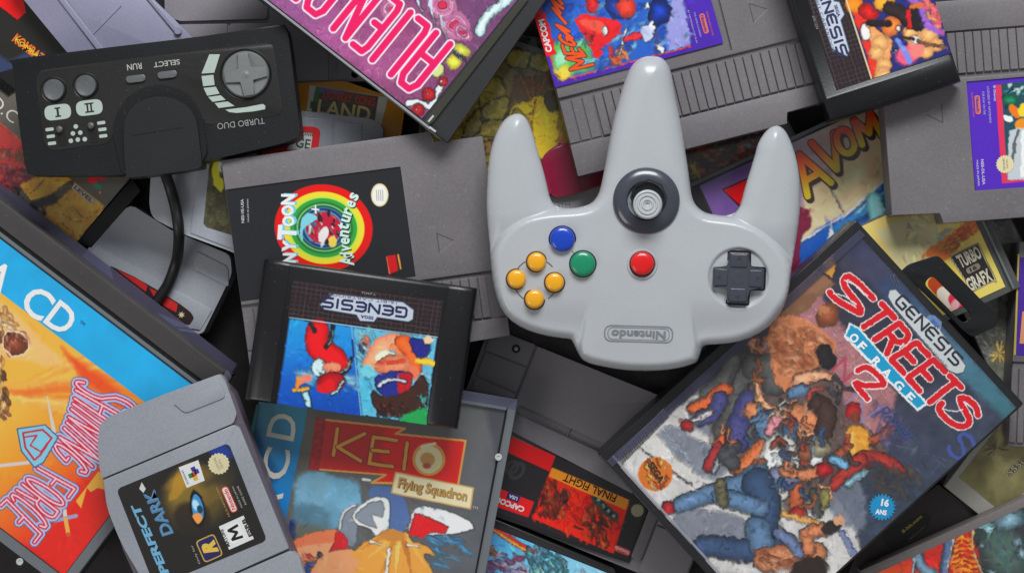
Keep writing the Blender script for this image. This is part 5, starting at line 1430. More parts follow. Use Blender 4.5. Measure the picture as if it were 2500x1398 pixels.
lim([(1845, 925), (1858, 975), (1890, 1000), (1950, 1010)], FL2, 20, [14, 26]); lim([(1950, 1010), (1990, 1030), (1960, 1050)], FL, 46); cv.ell(1980, 995, 18, 15, 0, (224, 160, 120), 2, shade=.4)
lim([(2000, 985), (2020, 1010), (2012, 1050)], (66, 46, 40), 44); lim([(1900, 1015), (1880, 1050)], (200, 130, 136), 26); lim([(1930, 1035), (1925, 1080)], (60, 92, 124), 34)
# big flesh-coloured rounded mass
cv.poly(smooth([(1880, 790), (1940, 770), (2000, 800), (2040, 840), (2030, 880), (1980, 905), (1940, 960), (1890, 930), (1880, 860)], 4), (206, 128, 84), 3)
cv.daub([(1885, 800), (1990, 800), (2030, 850), (1960, 900), (1900, 910)], [(216, 142, 98), (182, 100, 62), (228, 160, 118), (160, 86, 54), (200, 120, 78)], 70, 17, 30, seed=5, al=.7, f=4)
cv.ell(2022, 768, 26, 32, 25, (150, 82, 52), 2, shade=.5); cv.ell(2012, 756, 14, 12, 0, (190, 118, 80), 6)
lim([(2020, 880), (2012, 858)], (34, 32, 34), 36); lim([(1950, 930), (2000, 915), (2030, 918)], FL2, 24, [34, 18]); lim([(1960, 950), (1935, 960)], DN, 30)
lim([(2036, 920), (2052, 940), (2044, 980)], (56, 56, 60), 8); lim([(2050, 945), (2086, 952)], (56, 56, 60), 6)
# lower group
lim([(1905, 1100), (1880, 1160), (1900, 1180)], (226, 222, 214), 84); lim([(1930, 1110), (1990, 1112)], (230, 226, 220), 46); lim([(1900, 1160), (1930, 1170)], (120, 124, 152), 40)
lim([(1850, 1160), (1800, 1186), (1740, 1200), (1660, 1232)], DN, 54, [60, 34]); lim([(1850, 1180), (1870, 1230), (1865, 1300)], DND, 66, [76, 60]); lim([(1760, 1210), (1860, 1240)], DN, 40)
cv.ell(1630, 1244, 18, 22, 20, (190, 40, 46), 2, shade=.6); cv.ell(1632, 1262, 16, 9, 10, (210, 208, 204), 2)
lim([(1758, 1180), (1766, 1225)], (96, 90, 66), 26); lim([(1900, 1340), (1800, 1340), (1720, 1330), (1710, 1345)], DND, 44, [60, 40]); lim([(1850, 1290), (1860, 1330)], DN, 60)
lim([(1870, 1365), (1930, 1355), (1990, 1350)], FL, 56); cv.daub([(1850, 1345), (1990, 1335), (1990, 1390), (1870, 1400)], [(216, 142, 98), (150, 80, 48), (228, 160, 118)], 40, 15, 10, seed=6, al=.7); cv.ell(1975, 1390, 46, 30, -20, (50, 36, 34), 4)
lim([(1920, 1150), (1960, 1160), (2010, 1145)], FL, 34, [30, 26]); cv.ell(2013, 1146, 20, 17, 0, (190, 34, 44), 2, shade=.6); lim([(1945, 1190), (1945, 1240)], (170, 84, 52), 32); cv.ell(1950, 1250, 20, 16, 0, (178, 50, 46), 2, shade=.6)
cv.ell(1965, 1105, 18, 22, 0, (150, 88, 62), 2, shade=.4); cv.ell(2003, 1092, 26, 22, 20, (160, 150, 120), 2, shade=.5); cv.line([(1985, 1070), (1982, 1110)], (130, 170, 190), 6, 2)
lim([(2045, 1110), (2080, 1085), (2130, 1075), (2180, 1040)], (150, 74, 48), 22); cv.ell(2082, 1004, 20, 22, 0, (196, 34, 36), 2, shade=.5); cv.ell(2088, 1020, 12, 14, 0, (120, 56, 40), 2)
cv.poly(smooth([(2064, 1048), (2104, 1040), (2122, 1064), (2120, 1100), (2098, 1116), (2076, 1104)], 4), (222, 154, 54), 2); cv.poly(smooth([(2070, 1060), (2086, 1056), (2090, 1100), (2078, 1100)], 4), (238, 184, 90), 4)
lim([(2110, 1120), (2170, 1126), (2200, 1150)], (158, 48, 42), 34, [44, 18]); lim([(2100, 1125), (2060, 1155), (2036, 1185)], (162, 50, 42), 34, [40, 24]); lim([(2110, 1150), (2070, 1180)], (120, 150, 160), 20); lim([(2036, 1120), (2060, 1135)], (104, 150, 180), 26)
lim([(2016, 1200), (2012, 1230)], (124, 116, 66), 22); lim([(1985, 1200), (1996, 1250)], (70, 72, 66), 20)
cv.line([(1912, 1252), (2014, 1280)], (206, 150, 82), 16, 1.5, tube=.4); lim([(2010, 1290), (1970, 1300), (1975, 1340)], FL, 30); cv.ell(2030, 1285, 24, 16, -20, (44, 40, 42), 2); cv.ell(2048, 1268, 14, 14, 0, (214, 160, 124), 2)
cv.poly([(2046, 1296), (2064, 1292), (2092, 1340), (2092, 1370), (2070, 1340)], (120, 130, 170), 1.5); cv.line([(2062, 1294), (2094, 1345)], (226, 230, 236), 4)
lim([(1900, 1300), (1930, 1320), (1950, 1350)], (96, 112, 146), 26)
cv.daub([(2130, 1130), (2260, 1150), (2240, 1230), (2140, 1200)], [(70, 70, 74), (84, 66, 62), (58, 66, 80), (92, 78, 70)], 50, 18, 40, seed=11, al=.5, f=6)
cv.daub([(2120, 960), (2240, 1060), (2200, 1100), (2130, 1080)], [(90, 80, 130), (120, 110, 160), (70, 66, 100), (60, 76, 130)], 40, 14, -50, seed=12, al=.45, f=6)
for _ in range(38):
    j_ = rl.randrange(len(CL)); x_, y_ = CL[j_]; q_ = rl.uniform(.1, 1); x_ = 1950 + (x_ - 1950) * q_; y_ = 1050 + (y_ - 1050) * q_; an_ = rl.uniform(0, 6.28); l_ = rl.uniform(16, 44)
    c_ = rl.choice([FL, FL2, FD, DN, GR, (70, 54, 50), (206, 200, 190), DND, (150, 60, 50), (96, 84, 80)])
    cv.line(smooth([(x_, y_), (x_ + l_ * .6 * math.cos(an_), y_ + l_ * .6 * math.sin(an_)), (x_ + l_ * math.cos(an_ + .6), y_ + l_ * math.sin(an_ + .6))], 3, False), [v * .4 for v in c_], rl.uniform(10, 15), 2, .6)
    cv.line(smooth([(x_, y_), (x_ + l_ * .6 * math.cos(an_), y_ + l_ * .6 * math.sin(an_)), (x_ + l_ * math.cos(an_ + .6), y_ + l_ * math.sin(an_ + .6))], 3, False), c_, rl.uniform(6, 12), 2, tube=.5)
ST = [(1700, 900), (1900, 760), (2060, 740), (2130, 960), (2260, 1130), (2110, 1420), (1760, 1420), (1610, 1280), (1500, 1150), (1640, 1000)]
cv.impasto(ST, 2200, 11, 4, ecc=3.2, amp=.2, hue=8, al=.5, sc=46); cv.ragged(5, 14, 9, .4); cv.impasto(ST, 2000, 6, 8, ecc=2.5, amp=.24, hue=8, al=.5, sc=26); cv.ragged(2.5, 7, 19, .4)
# graffiti
paint_word(cv, 'S', boxmap((2348, 1088), 50, 44, 62), 10, (66, 84, 152))
cv.warp(2, 9)
for l in word_lines('N', boxmap((2062, 902), 45, 40, 44)): cv.line(l, (180, 60, 84), 7, 2, .8)
for l in word_lines('N', boxmap((2105, 990), 50, 60, 60)): cv.line(l, (134, 130, 184), 5, 2, .7)
for l in word_lines('T', boxmap((2285, 1142), 40, 30, 34)): cv.line(l, (84, 84, 116), 2.5, 1.5, .8)
# blue band and second line
cv.warp(2, 5)
Cy = [(2074, 786), (2098, 800), (2260, 978), (2266, 985), (2240, 1004), (2060, 822), (2066, 806)]
cv.poly(Cy, (226, 230, 232), 1.2); cv.poly([(2078, 792), (2096, 804), (2258, 983), (2240, 997), (2066, 818)], (20, 152, 196), 1.2)
# title strokes, brush like
RED_ = (214, 22, 34); OUT = (232, 220, 218)
ttl = [[(2026, 714), (2040, 730), (2070, 748), (2100, 764), (2096, 744), (2064, 702), (2060, 682), (2072, 674), (2098, 694), (2132, 728)]]
ttl += [[(x_, y_) for x_, y_ in l] for l in word_lines('TREET', pathmap([(2094, 780), (2192, 894), (2284, 996)], [(2150, 738), (2250, 850), (2344, 942)]), gap=.40, sk=.1)]
ttl += [[(2388, 1012), (2382, 992), (2362, 974), (2344, 972), (2350, 992), (2366, 1020), (2362, 1036), (2340, 1040), (2310, 1022), (2292, 998), (2300, 984)]]
two = [[(2094, 904), (2116, 896), (2142, 914), (2158, 934), (2148, 940), (2112, 940), (2088, 936), (2118, 972)]]
for s_ in ttl: cv.line(s_ if len(s_) < 8 else smooth(s_, 2, False), OUT, 20)
for s_ in two: cv.line(smooth(s_, 3, False), OUT, 20)
for s_ in ttl: cv.line(s_ if len(s_) < 8 else smooth(s_, 2, False), RED_, 15)
for s_ in two: cv.line(smooth(s_, 3, False), RED_, 14)
for s_ in ([(2062, 684), (2090, 696), (2118, 722)], [(2034, 716), (2062, 722), (2090, 742)], [(2206, 838), (2196, 850)], [(2300, 998), (2330, 1004), (2350, 1000)], [(2352, 980), (2372, 994)]): cv.line(s_, (236, 222, 220), 2.6)
cv.warp(3, 6)
cv.ell(1600, 1156, 42, 41, 0, (216, 112, 34), 4)
cv.daub(ellipse(1600, 1156, 36, 36), [(226, 190, 90), (196, 60, 26), (230, 140, 40), (206, 170, 120), (150, 60, 30)], 60, 8, 60, seed=3)
cv.warp(0)
cv.build('cover_print', t, 58, -.1, PRG, sat=.98)
for ch_, s0, wd in (('O', .10, 21), ('F', .205, 17), ('R', .40, 21), ('A', .54, 24), ('G', .70, 23), ('E', .85, 19)):
    p = (2067 + (2252 - 2070) * s0, 806 + (994 - 802) * s0)
    text('lettering', t, ch_, p, 46.8, wd, 23, (240, 242, 242), 58, .2, bold=.04)
text('lettering', t, 'Power', (2190, 1034), 42, 112, 34, (62, 92, 156), 58, .1, bold=.0, shear=.3)
text('lettering', t, 'SEGA', (1602, 1152), 57, 54, 18, (66, 46, 30), 58, .2, bold=.05)
flat('starburst_sticker', t, [star(2154, 1237, 34, 27, 22)], 58, ink((18, 142, 196)), .15)
text('lettering', t, '16', (2161, 1226), 10, 19, 19, (232, 236, 236), 58, .3, bold=.05)
text('lettering', t, 'ANS', (2151, 1249), 8, 28, 13, (232, 236, 236), 58, .3, bold=.05)
# console logo
P = [(2168, 724), (2172, 708), (2187, 706), (2196, 716), (2262, 776), (2268, 768), (2282, 770), (2299, 786), (2296, 806), (2358, 892), (2352, 908), (2336, 912), (2316, 904), (2182, 748)]
flat('logo_plate', t, [P], 58, ink((200, 206, 206)), .12)
flat('logo_plate_blue_bump', t, [[(2262, 776), (2268, 768), (2282, 770), (2299, 786), (2294, 804)]], 58, ink((104, 134, 184)), .18)  # blue bump of the printed logo, behind the maker's name
flat('logo_plate_border', t, sum([ribbon([P[i - 1], P[i]], 2) for i in range(len(P))], []), 58, ink((110, 112, 124)), .2)
word_mesh('lettering', t, 'gENEsiS'.replace('E', 'e').replace('N', 'n').replace('S', 's'), boxmap((2268, 806), 46.6, 214, 26), 5.4, (44, 44, 58), 58, .26, gap=.34)
text('lettering', t, '16-BIT CARTRIDGE', (2248, 826), 47.5, 190, 6, (110, 112, 118), 58, .26)
text('lettering', t, 'SEGA', (2283, 790), 46, 26, 10, (60, 90, 160), 58, .26, bold=.03)
# clear sleeve: spine barcode strip, rim, film
slab('barcode_strip', t, f.P([(-3, 636), (27, 636), (27, 826), (-3, 840)]) and [(1507, 1108), (1620, 996), (1634, 1018), (1512, 1138)], 58, .3, ink((128, 126, 122)), .05, 1, dz=.1)
bars = []
for k in range(26):
    a = k / 26
    p0 = (1510 + (1620 - 1510) * a, 1109 + (998 - 1109) * a)
    w_ = 1.0 + (k * 7 % 3) * .8
    bars += [[(p0[0], p0[1]), (p0[0] + w_ * .7, p0[1] - w_ * .7), (p0[0] + w_ * .7 + 13, p0[1] - w_ * .7 + 20), (p0[0] + 13, p0[1] + 20)]]
flat('barcode_bars', t, bars, 58, ink((70, 68, 68)), .3)
slab('clear_sleeve', t, f.P([(24, 6), (606, 6), (606, 846), (24, 846)]), 58, .5, CLR, .2, 1, dz=.6)
slab('sleeve_reflection', t, f.P([(24, 10), (44, 10), (44, 846), (24, 846)]), 58, .3, clear('film_fold', fac=.25, body=(110, 110, 130), tint=(225, 225, 240), rough=.12), .1, 1, dz=.9)  # reflection on the film's edge, put in as a violet-grey strip
slab('sleeve_seam', t, f.P([(24, 824), (606, 824), (606, 830), (24, 830)]), 58, .3, clear('film_fold_b', fac=.4, body=(190, 190, 200), tint=(235, 235, 240), rough=.12), .1, 1, dz=.85)

# grey rounded cartridge with the eye label, lower left
f = Fr((250, 1168), -22.8)
t = thing('game_cartridge', 'cool grey cartridge with a dark label showing a glowing blue eye', 'game cartridge', (470, 1200), 43, 'rounded cool grey game cartridges')
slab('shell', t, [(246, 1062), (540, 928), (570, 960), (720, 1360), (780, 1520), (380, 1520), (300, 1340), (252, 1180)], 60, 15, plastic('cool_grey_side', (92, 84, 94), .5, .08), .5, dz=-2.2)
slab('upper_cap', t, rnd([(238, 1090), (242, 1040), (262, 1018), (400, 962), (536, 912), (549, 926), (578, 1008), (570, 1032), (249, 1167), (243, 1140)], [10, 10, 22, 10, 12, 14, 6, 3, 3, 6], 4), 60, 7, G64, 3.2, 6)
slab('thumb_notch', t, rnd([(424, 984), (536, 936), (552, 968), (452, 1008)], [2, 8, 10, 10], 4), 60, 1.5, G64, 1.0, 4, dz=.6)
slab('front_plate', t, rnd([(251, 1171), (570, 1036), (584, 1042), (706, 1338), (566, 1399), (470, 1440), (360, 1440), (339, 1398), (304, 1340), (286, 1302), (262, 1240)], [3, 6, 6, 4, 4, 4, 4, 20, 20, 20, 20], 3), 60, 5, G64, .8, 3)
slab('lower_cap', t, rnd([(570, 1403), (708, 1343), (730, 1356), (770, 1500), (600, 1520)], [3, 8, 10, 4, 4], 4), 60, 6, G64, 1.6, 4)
q = [(284, 1193), (558, 1080), (652, 1318), (378, 1431)]
cv = Canvas(q, 1.35, (36, 34, 32))
cv.warp(4, 16)
cv.ell(478, 1215, 80, 70, -22, (88, 74, 40), 36, .9); cv.ell(460, 1190, 46, 60, 30, (128, 108, 50), 24, .8); cv.ell(470, 1165, 60, 18, -20, (176, 132, 46), 14, .85)
cv.ell(530, 1160, 46, 40, 0, (60, 54, 40), 20, .6); cv.ell(535, 1098, 34, 20, 30, (40, 64, 150), 12, .8); cv.ell(510, 1210, 20, 40, 60, (120, 96, 50), 12, .6)
cv.ell(470, 1262, 46, 40, 20, (40, 34, 28), 12, .85)
cv.poly(smooth([(434, 1150), (420, 1190), (412, 1220), (432, 1216), (450, 1190)], 3), (168, 128, 50), 7, .8)
cv.poly(smooth([(472, 1196), (492, 1210), (502, 1240), (500, 1270), (486, 1284), (470, 1270), (462, 1230)], 4), (26, 22, 22), 4)
cv.warp(0)
cv.poly(smooth([(474, 1206), (486, 1212), (496, 1236), (496, 1262), (484, 1276), (474, 1262), (468, 1230)], 4), (70, 140, 190), 2)
cv.poly(smooth([(470, 1256), (486, 1252), (494, 1264), (484, 1278), (474, 1268)], 4), (226, 150, 80), 3)
cv.ell(478, 1232, 8, 14, -20, (176, 214, 230), 3); cv.ell(488, 1242, 7, 10, -20, (30, 60, 84), 2)
cv.build('label', t, 60, .12, PRG, round_px=13)
DK = -114
text('lettering', t, 'PERFECT', (366, 1315), DK, 186, 21, (112, 172, 206), 60, .3, bold=.045, shear=.1)
text('lettering', t, 'DARK', (387, 1252), DK, 118, 30, (74, 130, 172), 60, .3, bold=.045, shear=.1)
text('lettering', t, 'DARK', (387, 1252), DK, 114, 24, (120, 150, 176), 60, .38, bold=-.02, shear=.1)
flat('logo_star', t, [[(346, 1176), (356, 1192), (350, 1202), (340, 1192)]], 60, ink((206, 208, 206)), .3)
flat('logo_plate', t, [[(436, 1140), (484, 1122), (500, 1172), (456, 1190)]], 60, ink((222, 222, 220)), .22)
for (cx_, cy_, cc) in [(472, 1144, (40, 60, 150)), (466, 1160, (40, 130, 70)), (474, 1156, (200, 60, 40)), (480, 1150, (60, 60, 140)), (477, 1166, (216, 170, 50))]:
    flat('logo_face', t, [rect(cx_, cy_, 11, 11, -24)], 60, ink(cc), .3)
text('lettering', t, 'NINTENDO 64', (452, 1164), 66, 36, 5, (60, 60, 110), 60, .3)
flat('seal', t, [star(534, 1131, 27, 24, 18)], 60, ink((214, 204, 164)), .22)
text('lettering', t, 'OFFICIAL', (529, 1131), DK, 34, 6, (170, 160, 124), 60, .3); text('lettering', t, 'SEAL', (538, 1131), DK, 24, 6, (170, 160, 124), 60, .3)
flat('logo_pill', t, [rnd(rect(560, 1218, 68, 19, 66), 9)], 60, ink((190, 60, 54)), .22)
flat('logo_pill_inner', t, [rnd(rect(560, 1218, 63, 14, 66), 7)], 60, ink((232, 214, 206)), .28)
text('lettering', t, 'Nintendo', (560, 1218), DK, 54, 10, (206, 50, 46), 60, .35, bold=.02)
text('lettering', t, 'NUS-NPDE-USA', (544, 1224), DK, 78, 5, (190, 150, 80), 60, .3)
text('lettering', t, 'MADE IN JAPAN', (580, 1212), DK, 56, 6, (176, 174, 166), 60, .3)
text('lettering', t, 'RARE GAME', (590, 1208), DK, 50, 5, (176, 174, 166), 60, .3)
M_ = [(537, 1278), (606, 1262), (612, 1318), (560, 1342)]
M_ = rect(577, 1299, 62, 66, 66)
flat('rating_box', t, [M_], 60, ink((222, 222, 220)), .22)
flat('rating_box_inner', t, [rect(574, 1300, 46, 38, 66)], 60, ink((230, 230, 228)), .27)
word_mesh('lettering', t, 'M', boxmap((574, 1300), DK, 30, 26), 6.5, (20, 20, 22), 60, .35)
text('lettering', t, 'MATURE', (549, 1312), DK, 46, 9, (40, 40, 42), 60, .35, bold=.02)
text('lettering', t, 'ESRB', (603, 1287), DK, 46, 10, (40, 40, 42), 60, .35, bold=.04)
flat('studio_badge', t, [rnd(rect(511, 1337, 58, 50, 66), 10)], 60, ink((196, 160, 70)), .22)
flat('studio_badge_inner', t, [rnd(rect(511, 1337, 52, 44, 66), 8)], 60, ink((38, 34, 92)), .28)
text('lettering', t, 'R', (512, 1337), DK, 32, 36, (222, 186, 70), 60, .35, bold=.07, shear=.3)
text('lettering', t, 'Only for', (478, 1352), DK, 50, 6, (176, 174, 166), 60, .3)

# centre black cartridge
t, f, pl, cv = black_cart('black cartridge with an upside-down silver logo above a red, blue and orange picture', (646, 631), 7.9, 1.0, 70)
A = [(706, 775), (1068, 823), (1040, 1035), (676, 985)]
cv.poly(A, (36, 124, 196), 1.3)
cv.lgrad((760, 780), (760, 1000), [(44, 148, 206), (38, 130, 200), (24, 92, 178), (16, 72, 160)], [(706, 775), (862, 796), (884, 1020), (676, 985)], 1.3)
cv.poly([(862, 796), (1068, 823), (1040, 1035), (884, 1014)], (104, 180, 208), 1.3)
cv.warp(3, 12)
cv.daub([(730, 900), (870, 920), (875, 960), (720, 940)], [(110, 180, 220), (70, 150, 210), (160, 210, 226)], 26, 18, 20, 20, seed=3, al=.6, f=5)
cv.daub([(868, 800), (900, 803), (900, 1010), (884, 1000)], [(140, 206, 220), (60, 160, 200), (190, 226, 230)], 26, 12, 80, 20, seed=5, al=.7, f=3)
cv.daub([(1000, 830), (1060, 826), (1045, 940), (1010, 900)], [(150, 206, 220), (90, 160, 206), (226, 236, 230)], 20, 12, 80, 20, seed=6, al=.7, f=3)
# plain curved red, cream, orange and blue forms
cv.line(smooth([(775, 806), (776, 850), (810, 868), (825, 890)], 4, False), (200, 26, 32), 56, 1.8, tube=.5); cv.line(smooth([(812, 796), (806, 828), (796, 846)], 4, False), (30, 40, 44), 11, 1.5); cv.line(smooth([(813, 806), (808, 828), (800, 842)], 4, False), (200, 226, 226), 4, 1.2)
cv.line([(758, 790), (768, 808)], (30, 40, 44), 10, 1.5)
cv.line(smooth([(858, 872), (852, 896), (834, 910)], 4, False), (40, 40, 40), 12, 1.5, taper=[5, 13]); cv.line(smooth([(856, 880), (848, 898), (832, 908)], 4, False), (206, 220, 214), 5, 1.2)
cv.ell(778, 896, 18, 22, 0, (206, 232, 232), 2); cv.ell(812, 896, 24, 12, 0, (230, 140, 110), 2); cv.line([(752, 922), (732, 930)], (224, 130, 110), 18, 2); cv.ell(808, 934, 34, 26, -10, (196, 24, 34), 2, shade=.5); cv.ell(796, 946, 22, 14, 0, (206, 30, 36), 2)
cv.line(smooth([(836, 930), (826, 950), (808, 960)], 4, False), (206, 230, 236), 7, 1.5); cv.line([(716, 952), (752, 948)], (230, 170, 54), 9, 1.5); cv.line([(728, 922), (726, 946)], (226, 140, 60), 10, 1.5); cv.poly([(736, 956), (752, 954), (762, 996), (748, 992)], (180, 220, 230), 1.5)
cv.daub([(880, 830), (920, 820), (900, 900), (876, 880)], [(206, 226, 226), (120, 190, 206), (44, 60, 130), (226, 120, 90)], 20, 12, 50, seed=8)
cv.line(smooth([(905, 890), (930, 845), (960, 832), (985, 838)], 4, False), (232, 150, 116), 40, 1.8, tube=.3); cv.line(smooth([(985, 836), (1005, 860), (1010, 900)], 4, False), (222, 96, 46), 40, 1.8, tube=.4)
cv.line([(938, 850), (956, 866)], (240, 176, 140), 14, 1.5); cv.line([(960, 842), (982, 872)], (226, 130, 90), 12, 1.5)
cv.poly(smooth([(1000, 826), (1040, 832), (1050, 850), (1030, 878), (1010, 860)], 4), (40, 44, 124), 2); cv.line([(1022, 880), (1058, 886)], (232, 180, 60), 17, 1.5, tube=.3); cv.ell(1046, 828, 12, 12, 0, (232, 196, 160), 2)
cv.ell(940, 870, 26, 16, -10, (230, 226, 200), 2); cv.ell(898, 905, 18, 15, 30, (120, 200, 210), 2); cv.ell(960, 892, 44, 26, -8, (232, 140, 104), 2, shade=.3); cv.line([(930, 886), (985, 880)], (206, 70, 50), 9, 2); cv.ell(1010, 910, 13, 18, 0, (228, 120, 90), 2)
cv.poly(smooth([(914, 920), (960, 906), (1004, 912), (996, 950), (960, 968), (930, 962)], 4), (40, 48, 130), 2)
cv.poly(smooth([(970, 915), (1006, 914), (1000, 952), (975, 962)], 4), (176, 30, 40), 2)
cv.line(smooth([(925, 940), (950, 925), (990, 930)], 4, False), (206, 216, 232), 9, 2)
cv.poly(smooth([(908, 950), (930, 966), (975, 962), (1010, 940), (1030, 916), (1044, 940), (1040, 1000), (1000, 1016), (940, 1012), (912, 990)], 4), (62, 38, 32), 2)
cv.daub([(920, 990), (1000, 985), (990, 1015), (925, 1010)], [(140, 66, 46), (96, 46, 36), (50, 30, 28)], 26, 10, 60, seed=9)
cv.poly([(990, 1010), (1044, 990), (1044, 1040), (970, 1026)], (40, 150, 80), 2); cv.daub([(1020, 960), (1040, 960), (1040, 990), (1015, 1000)], [(206, 230, 226), (90, 180, 170)], 10, 8, seed=2)
cv.poly([(874, 920), (896, 930), (912, 1010), (884, 1014)], (90, 180, 206), 4)
cv.impasto(A, 900, 8, 4, amp=.2, al=.5); cv.ragged(2.5, 10, ink=.6)
cv.warp(0)
cv.line([(858, 795), (882, 1016)], (120, 160, 200), 3); cv.line([(860, 830), (864, 870)], (36, 50, 110), 5, 2)
cv.line([A[0], A[1]], (170, 206, 220), 2)
cv.build('label', t, 70, -.25, PRG)
console_logo(t, f.P(OCT), f(258, 84), 187.5, 206, 22, 70, 0.0)
text('lettering', t, 'SEGA', (896, 774), 188, 32, 8, (60, 70, 130), 70, .12, bold=.03)
text('lettering', t, '16-BIT CARTRIDGE', f(250, 64), 187.5, 170, 6, (110, 116, 140), 70, .12)
text('lettering', t, 'T-69416', (900, 716), 188, 34, 6, (150, 150, 150), 70, .0)

# black cartridge, top right
t, f, pl, cv = black_cart('black cartridge with a pink cloud and night sky picture, at the top edge', (2027, 302), 252.2, .965, 67, 15)
cv.poly(f.P([(76, 133), (447, 133), (447, 347), (76, 347)]), (40, 44, 110), 1.3)
cv.warp(4, 12)
cl = [(240, 160, 90), (232, 130, 96), (244, 190, 110), (226, 110, 110), (240, 170, 130)]
cv.poly(smooth([(2075, 20), (2100, 30), (2150, 80), (2180, 100), (2172, 150), (2170, 185), (2135, 192), (2110, 110)], 4), (236, 160, 104), 3)
cv.poly(smooth([(2070, -10), (2110, 40), (2120, 90), (2140, 150), (2130, 190), (2112, 120), (2090, 60)], 4), (214, 54, 44), 2)
for c_ in [(2150, 104, 22), (2140, 130, 20), (2158, 158, 20), (2155, 182, 20), (2240, 100, 26), (2268, 84, 22), (2222, 80, 20), (2285, 110, 20), (2260, 128, 20)]: cv.ell(c_[0], c_[1], c_[2], c_[2] * .9, 0, (240, 178, 116), 4, shade=.35)
cv.ell(2215, 135, 30, 24, -20, (226, 96, 130), 8); cv.ell(2238, 120, 20, 22, 0, (236, 130, 120), 8)
cv.line(smooth([(2190, 100), (2205, 120), (2222, 150)], 4, False), (120, 140, 210), 14, 4); cv.line(smooth([(2215, -10), (2250, 20), (2262, 60), (2300, 80)], 4, False), (150, 100, 190), 18, 5); cv.line(smooth([(2240, -20), (2275, 20), (2290, 60)], 4, False), (236, 110, 130), 18, 4)
cv.daub([(2255, 0), (2300, 20), (2300, 80), (2270, 60)], [(236, 120, 100), (244, 160, 110), (226, 90, 120)], 20, 11, 60, seed=3)
# plain rounded red, dark and skin-toned shapes instead of the cover figures
cv.ell(2085, 12, 24, 20, 0, (236, 140, 40), 2, shade=.3); cv.ell(2120, 30, 26, 18, 30, (200, 34, 34), 2, shade=.5); cv.ell(2160, 8, 26, 22, 0, (244, 170, 60), 2, shade=.3)
cv.ell(2176, 64, 24, 27, 10, (232, 130, 66), 3, shade=.4); cv.line(smooth([(2170, 20), (2195, 28), (2215, 50)], 4, False), (40, 30, 30), 30, 2, tube=.6); cv.line([(2120, 56), (2168, 58)], (34, 26, 28), 14, 2)
cv.line([(2225, 28), (2238, 62)], (30, 28, 32), 28, 2); cv.line([(2218, 30), (2222, 66)], (190, 34, 40), 12, 2); cv.line([(2226, 20), (2246, 14)], (200, 110, 50), 14, 2)
cv.ell(2112, 80, 12, 22, -10, (236, 226, 220), 2); cv.ell(2236, 100, 15, 10, 25, (238, 226, 216), 2); cv.line([(2200, 90), (2230, 96)], (60, 34, 30), 6, 1.5); cv.line([(2240, 104), (2310, 118)], (120, 80, 66), 7, 1.5); cv.ell(2193, 72, 6, 8, 0, (236, 214, 196), 1.5)
for p in [(2186, 126), (2257, 35), (2300, 108)]: cv.ell(p[0], p[1], 3, 3, 0, (226, 230, 236), 1.5)
cv.impasto(f.P([(78, 135), (447, 135), (447, 347), (78, 347)]), 700, 8, 4, amp=.2, al=.5); cv.ragged(2.5, 10, ink=.6)
cv.warp(0)
cv.line([f(76.5, 134), f(447, 134)], (206, 190, 150), 4)
cv.build('label', t, 67, -.25, PRG)
console_logo(t, f.P(OCT), f(258, 84), 252.2 + 180, 206 * .965, 22, 67, 0.0)
text('lettering', t, '16-BIT CARTRIDGE', f(250, 64), 252 + 180, 160, 6, (110, 116, 140), 67, .12)
text('lettering', t, 'SEGA', f(266, 104), 252 + 180, 30, 8, (60, 70, 130), 67, .12, bold=.03)
text('lettering', t, '670-1234', f(255, 42), 432, 34, 6, (150, 150, 150), 67, .0)

# black game pad
O_ = [(31, 168), (30, 155), (42, 144), (300, 112), (500, 88), (676, 62), (694, 66), (703, 84), (718, 200), (732, 318), (728, 334), (705, 346), (600, 371), (501, 393), (400, 412), (306, 426), (180, 428), (80, 427), (64, 415), (50, 330), (38, 235)]
t = thing('game_pad', 'black oblong game pad with grey round buttons, a round cross pad and a cable', 'game pad', (380, 250), 39)
slab('shell', t, smooth(O_, 3), 58, 17, BLK2, 3.2, 6)
fB = Fr((380, 250), -7.2)
slab('face_panel', t, rnd([(95, 172), (330, 142), (652, 104), (668, 112), (690, 268), (680, 282), (515, 304), (480, 300), (450, 240), (385, 215), (320, 240), (285, 300), (268, 350), (130, 368), (110, 356), (88, 200)], 12, 4), 58, 1, plastic('black_panel', (29, 28, 26), .45, .15), .25, 2, dz=.25)
slab('cable_hump', t, smooth([(276, 330), (282, 285), (310, 240), (350, 216), (390, 209), (430, 216), (466, 240), (490, 280), (500, 330), (498, 392), (400, 410), (304, 424), (290, 380)], 3), 58, 2, BLK2, .8, 4, dz=.9)
slab('cable_clip', t, smooth([(302, 330), (306, 292), (322, 264), (350, 244), (384, 236), (420, 240), (452, 256), (474, 282), (482, 310), (488, 360), (492, 402), (480, 411), (400, 424), (318, 433), (307, 422)], 3), 58, 15, plastic('clip_black', (25, 26, 27), .45, .12), 2.6, 6, dz=3.6)
slab('clip_ridge', t, [(322, 330), (447, 310), (447.5, 312), (322.5, 332)], 61.6, .3, BLK2, .05, 1, dz=.12)
BT = plastic('grey_button', (96, 99, 101), .35, .05)
for p in ((131, 220), (209, 210)):
    lathe('button_well', t, p, [(33, .2), (31, .5), (28, .2), (26, .1)], 58, plastic('well_black', (20, 20, 21), .4, 0))
    lathe('button', t, p, [(26.5, 0), (26, 1.2), (23.5, 2.0), (18, 1.7), (10, 1.4), (0, 1.3)], 58, BT)
LT = ink((176, 190, 180))
flat('button_label', t, [rnd(rect(141, 274, 65, 37, -7), 18)], 58, LT, .4)
flat('button_label', t, [rnd(rect(218, 263, 65, 37, -7), 18)], 58, LT, .4)
dk = (30, 34, 32)
